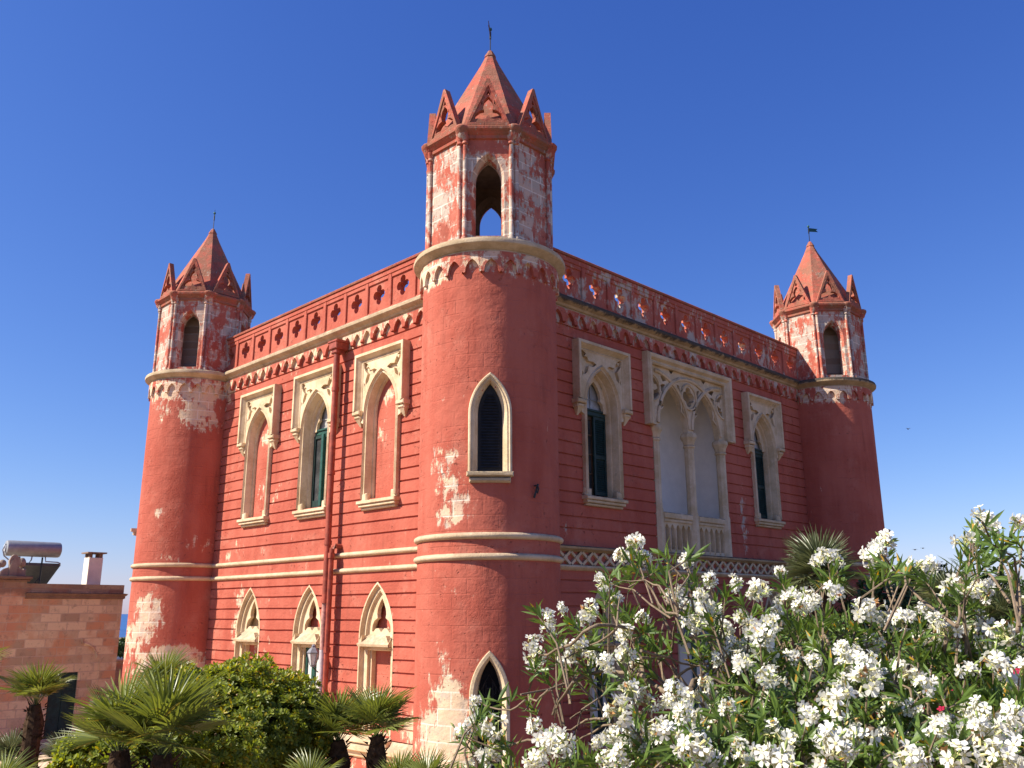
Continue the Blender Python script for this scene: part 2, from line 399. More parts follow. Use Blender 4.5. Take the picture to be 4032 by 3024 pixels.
b = MB()                                       # the two walls behind, and the flat roof
b.box(-WL - .2, -WL + .1, .3, WR + .2, 0, H_C); b.box(-WL - .2, -.4, WR - .1, WR + .2, 0, H_C)
b.build('wall', plain('limewash_plain', (.38, .07, .045), .9, .2, .1), villa)
b = MB(); b.box(-WL + .3, -.7, .7, WR - .3, 10.55, 10.72); b.build('roof', plain('roof_terrace', (.35, .27, .2), .9), villa)

# -- pointed windows of the upper floor
def hood_path(w_, zb, zt, o): return [(-(w_ + o), zb), (-(w_ + o), zt + o), (w_ + o, zt + o), (w_ + o, zb)]

def dagger(cu, cz, s, ang):
    """three-bladed pierced ornament"""
    pts = []
    for k in range(3):
        a = ang + k * 2 * PI / 3; L = s * (1.25 if k == 0 else 1.0)
        for q, r in ((-1.05, .20), (-.50, .42), (-.30, .68), (0.0, 1.0), (.30, .68), (.50, .42)):
            pts.append((cu + L * r * math.cos(a + q), cz + L * r * math.sin(a + q)))
    return pts

def upper_window(mp, kind, m, hoodm, redm):
    f = MB(mp)                                 # moulded frame
    f.arch(.46, .92, 6.54, 8.55, [(.20, -.02), (.20, .09), (.165, .115), (.135, .06), (.115, .055), (.09, .07), (.055, -.02), (.04, -.10), (.02, -.10), (0, -.13), (0, -.20 if kind == 'blind' else -.34)], 10)
    for sg in (-1, 1): f.cbox(sg * .56 - .115, sg * .56 + .115, -.02, .075, 6.40, 6.66, .03)
    win = f.build('window', m, villa, smooth=35)
    # spandrel plate with pierced daggers, on a backing
    p = MB(mp); top = 9.83; ap = arch_path(.46, .92, 8.30, 8.55, .19, 10)
    outer = [(-.755, 8.34), ] + [q for q in ap][:] + [(.755, 8.34), (.755, top), (-.755, top)]
    holes = []
    for sg in (-1, 1):
        holes.append(dagger(sg * .50, 9.51, .31, PI / 2 + sg * -.62))
        holes.append([(sg * .66, 9.74), (sg * .56, 9.74), (sg * .62, 9.66)])
        holes.append([(sg * .70, 9.32), (sg * .70, 9.18), (sg * .655, 9.26)])
    p.plate(outer, holes, .0, .085); p.plate(outer, [], -.01, .006)
    p.build('spandrel', m, win)
    h = MB(mp)                                 # square label mould with dropped ends
    zt = 9.80; w_ = .735; prof = [(0, .05), (0, .095), (.025, .105), (.045, .085), (.06, .10), (.125, .19), (.135, .215), (.20, .215), (.21, .20), (.21, 0)]
    h.sweep([hood_path(w_, 8.62, zt, o) for o, d in prof], [d for o, d in prof])
    for sg in (-1, 1): h.plate([(sg * w_, 8.60), (sg * (w_ + .21), 8.60), (sg * (w_ + .21), 8.625), (sg * w_, 8.625)], [], 0, .12)
    h.build('hood_mould', hoodm, win)
    for sg in (-1, 1):
        k = MB(mp); c_ = sg * (w_ + .105)
        k.cbox(c_ - .15, c_ + .15, 0, .20, 8.52, 8.62, .02); k.cbox(c_ - .115, c_ + .115, 0, .16, 8.43, 8.525, .03)
        for q, r in (((c_ - .09, c_ + .09, .13, 8.43), (c_ - .02, c_ + .02, .03, 8.26)),):
            A = [(q[0], 0, q[3]), (q[1], 0, q[3]), (q[1], q[2], q[3]), (q[0], q[2], q[3])]; B = [(r[0], 0, r[3]), (r[1], 0, r[3]), (r[1], r[2], r[3]), (r[0], r[2], r[3])]
            for i in range(4): k.f([A[i], A[(i + 1) % 4], B[(i + 1) % 4], B[i]])
            k.f(B)
        k.build('corbel', hoodm, win)
    s = MB(mp)                                 # sloping sill on a moulding
    s.f([(-.66, -.30, 6.575), (.66, -.30, 6.57), (.70, .13, 6.48), (-.70, .13, 6.48)]); s.cbox(-.72, .72, -.02, .17, 6.40, 6.481, .015); s.cbox(-.68, .68, -.02, .13, 6.33, 6.402, .015); s.cbox(-.64, .64, -.02, .08, 6.27, 6.332, .02)
    s.build('sill', hoodm, win)
    inner = arch_path(.46, .92, 6.55, 8.55, -.002, 10)
    if kind == 'blind':
        q = MB(mp); q.plate(inner, [], -.26, -.165); q.build('blind_panel', redm, win); return win
    q = MB(mp)                                 # cusped inner head
    tre = [(-.33, 8.50), (-.33, 8.62), (-.30, 8.72), (-.215, 8.78), (-.24, 8.86), (-.21, 8.98), (-.13, 9.10), (0, 9.22), (.13, 9.10), (.21, 8.98), (.24, 8.86), (.215, 8.78), (.30, 8.72), (.33, 8.62), (.33, 8.50)]
    head = [p_ for p_ in arch_path(.46, .92, 8.50, 8.55, -.003, 10)]
    q.plate(head[:1] + head[1:] + tre[::-1], [], -.26, -.18); q.build('cusped_head', m, win)
    q = MB(mp); q.plate([(-.44, 8.54)] + [p_ for p_ in arch_path(.46, .92, 8.54, 8.55, -.01, 10)][1:-1] + [(.44, 8.54)], [], -.36, -.31); q.box(-.012, .012, -.31, -.285, 8.6, 9.2); q.box(-.38, .38, -.31, -.285, 8.80, 8.822)
    q.build('fanlight', GLASS_P, win)
    q = MB(mp); q.cbox(-.455, .455, -.36, -.22, 8.40, 8.54, .02); q.cbox(-.455, .455, -.36, -.19, 8.50, 8.56, .015); q.build('transom', GREEN_DK if kind != 'glazed' else GREEN, win)
    def leaf(u0, u1, d, ang=0.0):
        l = MB(mp); w2 = .055; l.box(u0, u0 + w2, d, d + .04, 6.58, 8.40); l.box(u1 - w2, u1, d, d + .04, 6.58, 8.40)
        for z0, z1 in ((6.58, 6.66), (7.42, 7.50), (8.33, 8.40)): l.box(u0 + w2, u1 - w2, d + .003, d + .037, z0, z1)
        z = 6.67
        while z < 8.31:
            if not (7.40 < z + .03 < 7.50): l.f([(u0 + w2, d + .036, z), (u1 - w2, d + .036, z), (u1 - w2, d + .004, z + .05), (u0 + w2, d + .004, z + .05)])
            z += .052
        l.box(u0 + .01, u1 - .01, d - .012, d - .004, 6.6, 8.38)
        l.build('shutter', GREEN_DK, win)
    def sash(u0, u1, frame, glass, bars):
        fw_ = .10 if kind == 'glazed' else 0.0; mq = lambda u, d, z: mp(u, d + fw_, z); l = MB(mq); l.box(u0, u0 + .07, -.36, -.30, 6.56, 8.40); l.box(u1 - .07, u1, -.36, -.30, 6.56, 8.40); l.box(u0 + .07, u1 - .07, -.357, -.303, 6.56, 6.74); l.box(u0 + .07, u1 - .07, -.357, -.303, 8.32, 8.40)
        for z in bars: l.box(u0 + .07, u1 - .07, -.345, -.305, z, z + .03)
        fr = l.build('casement', frame, win)
        l = MB(mq); l.f([(u0 + .05, -.34, 6.6), (u1 - .05, -.34, 6.6), (u1 - .05, -.34, 8.38), (u0 + .05, -.34, 8.38)]); l.build('pane', glass, win)
    if kind == 'glazed':
        sash(-.455, -.002, GREEN_DK, GLASS, ()); sash(.002, .455, GREEN, glass_mat('streaked_glass', (.10, .10, .09), .25), ())
        l = MB(mp); l.cbox(-.05, .05, -.21, -.15, 6.58, 8.40, .01); l.build('mullion', GREEN, win)
    elif kind == 'half':
        sash(-.455, .10, WOOD, GLASS, (7.05, 7.50, 7.95)); leaf(.02, .455, -.27)
        for c_ in win.children:
            if c_.name.startswith('shutter'): c_['label'] = 'closed green louvred shutter leaf'
    else:
        leaf(-.455, -.003, -.29); leaf(.003, .455, -.29)
    return win

RED_BLIND = red_mat('limewash_blind_panels', -.02, spots=(((CL[2], YL + .3, 8.95), (.6, .6, .4), .20), ((CL[0], YL + .3, 8.8), (.6, .6, .4), .17), ((CL[0] - .1, YL + .3, 7.2), (.3, .6, .8), .12), ((CL[0], YL + .3, 2.5), (.6, .6, .9), .22), ((CL[2] - .2, YL + .3, 8.0), (.35, .6, .8), .10)), joints='flat', grey=.3)
upper_window(mapL(CL[0]), 'blind', CREAM, CREAM, RED_BLIND); upper_window(mapL(CL[1]), 'glazed', CREAM, CREAM, RED_BLIND); upper_window(mapL(CL[2]), 'blind', CREAM, CREAM, RED_BLIND)
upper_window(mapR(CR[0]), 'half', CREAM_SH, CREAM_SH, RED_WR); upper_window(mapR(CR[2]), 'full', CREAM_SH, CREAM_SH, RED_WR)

# -- pointed openings of the ground floor
def lower_window(mp, kind, m, redm, a=.42, R=1.2, zs=3.5, zb=1.5):
    dz = zs - 3.5; f = MB(mp); k = a / .42
    f.arch(a, R, zs - .04, zs, [(.205, -.01), (.205, .005), (.168, .005), (.135, -.10), (.10, -.10), (.09, -.075), (.06, -.075), (.035, -.13), (.02, -.12), (0, -.15), (0, -.34)], 10)
    for sg in (-1, 1):
        f.plate([(sg * a, zb), (sg * (a + .135), zb), (sg * (a + .135), zs - .03), (sg * a, zs - .03)], [], -.34, -.10); f.f([(sg * (a + .135), -.10, zb), (sg * (a + .168), .005, zb), (sg * (a + .168), .005, zs - .03), (sg * (a + .135), -.10, zs - .03)]); f.f([(sg * (a + .205), .005, zb), (sg * (a + .168), .005, zb), (sg * (a + .168), .005, zs - .03), (sg * (a + .205), .005, zs - .03)]); f.box(min(sg * (a - .07), sg * (a - .002)), max(sg * (a - .07), sg * (a - .002)), -.36, -.17, zb, 3.27 + dz)
    win = f.build('window' if kind != 'door' else 'doorway', m, villa, smooth=35)
    apz = zs + math.sqrt(R * R - (R - a) ** 2); t_ = MB(mp)
    hole = []                                   # trefoil head: tall pointed lobe above two side lobes
    for x, z in ((0, .16), (.05, .25), (.15, .30), (.27, .28), (.30, .18), (.31, .12)): hole.append((x * k, z + .02))
    hole = [(.02, .12), (.10, .20), (.20, .19), (.30, .10), (.335, .14), (.325, .26), (.26, .37), (.145, .435), (.165, .53), (.14, .66), (.075, .79), (0, .90)]
    H = [(x * k, zs + z * (apz - zs) / 1.0) for x, z in hole]; H = H + [(-x, z) for x, z in reversed(H[:-1])]
    t_.plate(arch_path(a, R, zs - .02, zs, -.003, 10), [H[:]], -.24, -.14); t_.build('tracery', m, win)
    t_ = MB(mp); t_.plate(arch_path(a, R, zs - .02, zs, -.004, 10), [], -.36, -.33); t_.build('tympanum', stone_mat('ochre_niche', (.60, .40, .20), (.52, .33, .15), .2) if kind == 'a' else redm, win)
    l = MB(mp)                                  # weathered ledge under the tracery
    l.f([(-a - .0, -.16, zs + .06), (a + .0, -.16, zs + .06), (a + .15, .10, zs - .15), (-a - .15, .10, zs - .15)])
    l.f([(-a - .15, .10, zs - .15), (a + .15, .10, zs - .15), (a + .13, .08, zs - .20), (-a - .13, .08, zs - .20)]); l.f([(-a - .13, .08, zs - .20), (a + .13, .08, zs - .20), (a + .1, -.2, zs - .21), (-a - .1, -.2, zs - .21)])
    l.plate([(-a - .15, zs - .2), (-a - .02, zs - .2), (-a - .02, zs + .03)], [], -.05, .06); l.plate([(a + .15, zs - .2), (a + .02, zs - .2), (a + .02, zs + .03)], [], -.05, .06)
    l.cbox(-a - .03, a + .03, -.36, -.11, zs - .29, zs - .2, .02); l.build('ledge', m, win)
    if kind in ('a', 'c'):
        q = MB(mp); q.plate([(-a, zb), (a, zb), (a, zs - .2), (-a, zs - .2)], [], -.40, -.28); q.build('blind_panel', redm, win)
        s = MB(mp); s.f([(-a - .2, -.2, zb + .06), (a + .2, -.2, zb + .06), (a + .26, .16, zb - .06), (-a - .26, .16, zb - .06)]); s.cbox(-a - .26, a + .26, -.05, .18, zb - .16, zb - .055, .02); s.build('sill', m, win)
    else:
        top = zs - .25; g_ = MB(mp)
        for u0, u1 in ((-a + .07, -.005), (.005, a - .07)):
            g_.box(u0, u0 + .06, -.30, -.22, zb, top); g_.box(u1 - .06, u1, -.30, -.22, zb, top); g_.box(u0 + .06, u1 - .06, -.297, -.223, zb, zb + .75); g_.box(u0 + .06, u1 - .06, -.297, -.223, top - .09, top)
            for z in (zb + 1.45, ): g_.box(u0 + .06, u1 - .06, -.29, -.23, z, z + .035)
        d_ = g_.build('door', GREEN if kind == 'door' else GREEN_DK, win)
        g_ = MB(mp)
        for u0, u1 in ((-a + .12, -.06), (.06, a - .12)): g_.cbox(u0, u1, -.28, -.262, zb + .75, top - .05, .004); g_.cbox(u0 + .05, u1 - .05, -.262, -.25, zb + 1.6, zb + 2.15, .004)
        g_.build('pane', PANE_W, win)
    return win
lower_window(mapL(CL[0]), 'a', CREAM, RED_BLIND); lower_window(mapL(CL[1]), 'door', CREAM, RED_BLIND, zb=0.0); lower_window(mapL(CL[2]), 'c', CREAM, RED_BLIND)
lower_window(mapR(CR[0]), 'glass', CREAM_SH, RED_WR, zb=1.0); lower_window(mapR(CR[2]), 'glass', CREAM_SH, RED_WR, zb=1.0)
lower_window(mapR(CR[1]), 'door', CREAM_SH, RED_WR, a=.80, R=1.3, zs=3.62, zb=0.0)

# -- loggia over the garden door
lm = mapR(CR[1]); b = MB(lm)
b.f([(-1.62, -1.3, 5.4), (1.62, -1.3, 5.4), (1.62, -1.3, 10.05), (-1.62, -1.3, 10.05)])
for u in (-1.62, 1.62): b.f([(u, -1.3, 5.4), (u, -.05, 5.4), (u, -.05, 10.05), (u, -1.3, 10.05)])
b.f([(-1.62, -1.3, 5.4), (1.62, -1.3, 5.4), (1.62, -.05, 5.4), (-1.62, -.05, 5.4)]); b.f([(-1.62, -1.3, 10.05), (1.62, -1.3, 10.05), (1.62, -.05, 10.05), (-1.62, -.05, 10.05)])
log = b.build('loggia', WHITE, villa, label='white plastered loggia recess behind twin pointed arches')
b = MB(lm); a_ = .62; Rr = 1.32; zs = 8.46
def lightpath(c_): return [(x + c_, z) for x, z in arch_path(a_, Rr, 8.44, zs, 0, 12)]
L1, L2 = lightpath(-.74), lightpath(.74)
outer = [(-1.66, 8.44)] + L1 + L2 + [(1.66, 8.44), (1.66, 10.08), (-1.66, 10.08)]
holes = [foil(0, 9.42, 4, .13, .125, PI / 2, 1.05)]
def seg(cu, cz, r, a0, a1, n=8): return [(cu + r * math.cos(a0 + (a1 - a0) * k / n), cz + r * math.sin(a0 + (a1 - a0) * k / n)) for k in range(n + 1)]
for sg in (-1, 1):
    hf = [(1.60, 9.12), (1.60, 9.27), (1.53, 9.28), (1.56, 9.36), (1.48, 9.36), (1.36, 9.42), (1.40, 9.52), (1.50, 9.52), (1.53, 9.62), (1.60, 9.62), (1.60, 9.72), (1.45, 9.66), (1.30, 9.50), (1.29, 9.34), (1.42, 9.17)]
    holes.append([(sg * x, z) for x, z in hf])
    for tri in ([(.30, 9.80), (.52, 9.72), (.55, 9.82), (.42, 9.88)], [(.90, 9.90), (1.12, 9.96), (1.12, 10.03), (.62, 10.03), (.76, 9.94)][:0] or [(.62, 10.02), (.74, 9.90), (.86, 10.02)], [(.36, 9.10), (.42, 9.34), (.46, 9.52), (.54, 9.62), (.40, 9.62), (.36, 9.42)][:0] or [(.33, 9.26), (.45, 9.52), (.52, 9.68), (.40, 9.66), (.36, 9.48)],
                [(.96, 9.70), (1.12, 9.64), (1.22, 9.78), (1.08, 9.80)], [(1.02, 9.58), (1.14, 9.36), (1.22, 9.40), (1.22, 9.54), (1.14, 9.58)]): holes.append([(sg * x, z) for x, z in tri])
b.plate(outer, holes, -.14, .02, back=True)
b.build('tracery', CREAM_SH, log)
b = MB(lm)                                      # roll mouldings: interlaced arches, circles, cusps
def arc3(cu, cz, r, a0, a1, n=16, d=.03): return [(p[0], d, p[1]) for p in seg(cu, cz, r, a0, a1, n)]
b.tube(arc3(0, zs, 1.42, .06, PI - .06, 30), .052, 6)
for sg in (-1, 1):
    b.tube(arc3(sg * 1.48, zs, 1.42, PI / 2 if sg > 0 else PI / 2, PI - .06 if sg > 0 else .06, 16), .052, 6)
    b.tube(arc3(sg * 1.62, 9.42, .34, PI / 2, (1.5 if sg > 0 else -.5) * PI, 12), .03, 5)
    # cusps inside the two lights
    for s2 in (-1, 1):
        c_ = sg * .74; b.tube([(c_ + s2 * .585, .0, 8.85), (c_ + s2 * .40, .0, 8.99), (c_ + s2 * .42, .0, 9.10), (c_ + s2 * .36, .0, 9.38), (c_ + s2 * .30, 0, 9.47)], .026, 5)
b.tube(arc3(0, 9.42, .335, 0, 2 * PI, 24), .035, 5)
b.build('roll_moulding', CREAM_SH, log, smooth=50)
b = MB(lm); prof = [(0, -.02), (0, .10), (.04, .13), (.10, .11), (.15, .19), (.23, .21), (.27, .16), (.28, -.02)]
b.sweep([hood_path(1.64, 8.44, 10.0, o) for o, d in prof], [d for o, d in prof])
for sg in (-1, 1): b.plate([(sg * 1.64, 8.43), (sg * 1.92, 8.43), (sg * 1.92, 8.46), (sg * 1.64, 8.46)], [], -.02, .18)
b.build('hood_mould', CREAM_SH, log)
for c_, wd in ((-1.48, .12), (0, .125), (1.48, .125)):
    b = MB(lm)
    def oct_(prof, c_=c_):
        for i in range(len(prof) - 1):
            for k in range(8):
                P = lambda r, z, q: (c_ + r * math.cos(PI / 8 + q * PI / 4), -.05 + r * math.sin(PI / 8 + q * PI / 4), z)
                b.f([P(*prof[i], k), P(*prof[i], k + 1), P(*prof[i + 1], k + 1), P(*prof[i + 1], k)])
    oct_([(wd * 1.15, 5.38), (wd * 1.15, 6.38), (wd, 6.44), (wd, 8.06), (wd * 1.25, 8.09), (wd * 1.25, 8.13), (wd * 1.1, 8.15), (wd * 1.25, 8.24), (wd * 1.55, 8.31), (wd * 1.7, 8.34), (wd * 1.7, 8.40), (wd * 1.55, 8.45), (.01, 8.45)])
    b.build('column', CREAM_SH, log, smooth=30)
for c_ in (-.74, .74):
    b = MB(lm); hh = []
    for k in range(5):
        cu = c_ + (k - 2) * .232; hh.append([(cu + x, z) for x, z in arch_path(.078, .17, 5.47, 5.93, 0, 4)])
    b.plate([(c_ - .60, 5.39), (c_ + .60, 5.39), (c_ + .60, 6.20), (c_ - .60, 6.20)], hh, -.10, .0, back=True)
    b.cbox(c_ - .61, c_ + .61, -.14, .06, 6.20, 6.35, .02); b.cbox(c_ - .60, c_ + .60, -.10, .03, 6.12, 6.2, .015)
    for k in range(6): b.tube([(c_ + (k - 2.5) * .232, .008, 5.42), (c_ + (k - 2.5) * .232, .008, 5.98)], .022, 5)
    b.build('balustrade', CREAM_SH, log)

# -- cornices, friezes, bands
def extrude(mp, u0, u1, prof, n=1):
    b = MB(mp)
    for k in range(n):
        a, e = u0 + (u1 - u0) * k / n, u0 + (u1 - u0) * (k + 1) / n
        for p, q in zip(prof, prof[1:]): b.f([(a, p[0], p[1]), (e, p[0], p[1]), (e, q[0], q[1]), (a, q[0], q[1])])
    return b
CPROF = [(0, 10.66), (.035, 10.68), (.035, 10.71), (.07, 10.725), (.10, 10.77), (.19, 10.81), (.215, 10.83), (.225, 10.88), (.20, 10.925), (-.25, 10.95)]
for mp, L, m in ((mapL(-WL), (1.0, WL - 1.0), CORNICE_ST), (mapR(), (1.0, WR - 1.0), CORNICE_SH)):
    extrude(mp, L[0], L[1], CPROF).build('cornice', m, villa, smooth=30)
TPROF = [(0, -.06), (.035, -.055), (.065, -.03), (.075, 0), (.065, .03), (.035, .05), (0, .055)]
STRING = stone_mat('string_stone', (.66, .50, .33), (.52, .38, .24), .5, (.25, .19, .14))
for zc in (4.95, 5.31): extrude(mapL(-WL), 1.0, WL - 1.0, [(d, zc + z) for d, z in TPROF]).build('string_course', STRING, villa, smooth=60)
extrude(mapL(-WL), 1.0, WL - 1.0, [(0, 1.02), (.06, 1.06), (.08, 1.14), (.16, 1.19), (.17, 1.27), (0, 1.44)]).build('plinth_ledge', CREAM, villa, smooth=30)
b = MB(mapR()); n = 34; u0 = 1.1; st = (WR - 2.2) / n
for k in range(n):
    c_ = u0 + (k + .5) * st
    for sg in (-1, 1):
        ang = math.atan2(.27, st * .92); du, dz = .03 * math.sin(ang), .03 * math.cos(ang); A = (c_ - sg * st * .46, 4.99); B = (c_ + sg * st * .46, 5.25)
        dd = .062 if sg > 0 else .058
        P = [(A[0] - sg * -du, A[1] - dz), (A[0] + sg * -du, A[1] + dz), (B[0] + sg * -du, B[1] + dz), (B[0] - sg * -du, B[1] - dz)]
        b.plate(P, [], 0, dd)
    b.plate([(c_, 5.055), (c_ + .065, 5.12), (c_, 5.185), (c_ - .065, 5.12)], [], 0, .075)
lat = b.build('lattice_band', CREAM_SH, villa)
for pr in ([(0, 4.86), (.06, 4.88), (.10, 4.93), (.09, 4.965), (0, 4.985)], [(0, 5.25), (.06, 5.26), (.09, 5.29), (.15, 5.31), (.16, 5.35), (0, 5.39)]):
    extrude(mapR(), 1.1, WR - 1.1, pr).build('string_course', CORNICE_SH if pr[0][1] > 5 else CREAM_SH, villa, smooth=40)

def lombard_unit(b, c_, w_, z0, zt, za, zp, proud):
    """one pointed arch of the corbel table between two pendants"""
    hw = w_ / 2; a = hw - .05; R = 2 * a * 1.02; path = arch_path(a, R, zp, za - math.sqrt(R * R - (R - a) ** 2), 0, 6)
    outer = [(-hw, zt), (-hw, z0 + .03), (-hw + .022, z0), (-hw + .05, z0 + .03)] + path[1:-1] + [(hw - .05, z0 + .03), (hw - .022, z0), (hw, z0 + .03), (hw, zt)]
    b.plate(shift(outer, c_), [], 0, proud)
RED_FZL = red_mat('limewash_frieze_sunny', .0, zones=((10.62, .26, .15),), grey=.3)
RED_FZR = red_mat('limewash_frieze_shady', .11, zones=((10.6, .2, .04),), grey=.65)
b = MB(mapL()); c_ = -2.86
while c_ > -WL + 1.2:
    if not (-5.72 < c_ < -5.35): lombard_unit(b, c_, .4085, 10.36, 10.66, 10.62, 10.40, .085)
    c_ -= .4085
for c_ in (-2.45, -2.04, -1.63, -1.22): lombard_unit(b, c_, .4085, 10.36, 10.66, 10.62, 10.40, .085)
b.build('corbel_table', RED_FZL, villa)
b = MB(mapR()); c_ = 1.05
while c_ < WR - 1.1: lombard_unit(b, c_, .4085, 10.34, 10.66, 10.60, 10.38, .085); c_ += .4085
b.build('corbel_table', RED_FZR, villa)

# -- pierced parapets
def parapet(mp, centres, sp, u0, u1, m, mcap, label):
    b = MB(mp); zb, zt = 10.93, 11.98; hw = sp / 2
    for c_ in centres:
        o = [(c_ - hw, zb), (c_ + hw, zb), (c_ + hw, zt), (c_ - hw, zt)]
        b.plate(o, [foil(c_, 11.465, 4, .132, .098, PI / 2, 1.10, 40)], -.22, .0, back=True)
        b.cbox(c_ - hw - .065, c_ - hw + .065, -.26, .045, zb, 11.86, .012)
        b.cbox(c_ - hw + .065, c_ + hw - .065, -.02, .035, 11.76, 11.86, .012)
    b.cbox(u0, u1, -.26, .055, 11.858, 11.98, .012); b.cbox(u0, u1, -.02, .03, zb, 11.06, .01)
    b.f([(u0, -.16, zb), (u0, -.16, 11.7), (u1, -.16, 11.7), (u1, -.16, zb)][:0] or [(u0, -.26, 11.86), (u1, -.26, 11.86), (u1, -.26, 11.98), (u0, -.26, 11.98)])
    p = b.build('parapet', m, villa, label=label)
    k = extrude(mp, u0, u1, [(-.29, 11.975), (-.29, 12.03), (-.06, 12.07), (.06, 12.06), (.095, 12.03), (.085, 11.985), (.0, 11.975)]); k.build('coping', mcap, p)
RED_PL = red_mat('limewash_parapet_sunny', -.075, spots=(((-12.0, YL, 11.4), (.6, .6, .9), .20),), grey=.5)
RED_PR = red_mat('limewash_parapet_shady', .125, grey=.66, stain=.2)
CAPM = red_mat('limewash_coping', -.02, lichen=.8, stain=.4)
parapet(mapL(), [-WL / 2 + .93 * (k + .5) for k in range(-6, 6)], .93, -WL + 1.0, -1.0, RED_PL, CAPM, 'sunlit red parapet pierced with quatrefoils')
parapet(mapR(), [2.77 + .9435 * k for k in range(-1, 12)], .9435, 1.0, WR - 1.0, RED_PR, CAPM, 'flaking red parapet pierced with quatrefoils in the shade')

# -- corner towers
TSPOTS = [((.1, -1.3, 6.75), (.50, .7, .40), .24), ((.35, -1.3, 6.1), (.55, .7, .50), .20), ((.2, -1.34, 5.62), (.45, .7, .28), .20), ((.64, -1.19, 5.8), (.40, .6, .35), .15),
          ((.24, -1.33, 3.38), (.32, .6, .38), .20), ((.35, -1.3, 2.85), (.50, .7, .42), .17), ((.1, -1.33, 2.1), (.85, 1.0, .85), .26), ((.6, -1.2, 2.3), (.55, .7, .65), .22), ((.3, -1.3, 1.3), (1.4, 1.1, .9), .24), ((.26, -1.32, 7.85), (.2, .5, .3), .08),
          ((-12.26, -1.14, 6.75), (.30, .6, .24), .23), ((-12.3, -1.12, 4.2), (.7, .8, .6), .18), ((-12.8, -1.3, 3.3), (1.3, 1.2, 1.1), .25), ((-11.9, -.8, 2.6), (.9, 1.1, .75), .27), ((-11.65, -.2, 2.7), (.7, .9, .65), .2),
          ((-12.2, -1.0, 9.85), (1.1, 1.2, .85), .20), ((-11.7, -.4, 9.6), (.6, 1.0, .9), .17), ((-12.1, -1.0, 5.5), (.5, .7, .25), .17), ((-11.7, -.35, 5.95), (.4, .6, .35), .16), ((1.3, 14.0, 4.0), (.9, 1.0, .7), .12)]
RED_T = red_mat('limewash_towers', -.075, zones=((10.42, .45, .21),), spots=TSPOTS, joints='round', grey=.45)
RED_O = red_mat('limewash_belfry', .20, joints='round', grey=.72, stain=.35, zones=((13.3, .25, -.05),))
RED_S = red_mat('limewash_spire', .0, lichen=1.0, stain=.6, grey=.8, joints='round')
LINING = plain('belfry_inside', (.36, .25, .19), .95, .3, .1, scale=3)  # brown lining colour, varied at random
BRICKED = NT('rubble_infill'); tc = BRICKED.sep(BRICKED.pos); bc, bf = BRICKED.brick(BRICKED.comb(BRICKED.math('SUBTRACT', tc[0], tc[1]), tc[2], 0.0), .42, .24, .03)
k_ = BRICKED.mix(BRICKED.sep(bc)[0], (.24, .16, .11), (.36, .25, .18)); k_ = BRICKED.mix(bf, k_, (.34, .26, .2))
BRICKED = BRICKED.done(k_, .95, BRICKED.bump(BRICKED.math('SUBTRACT', BRICKED.noise(14, 5, .7), bf), .6, .04), .1)

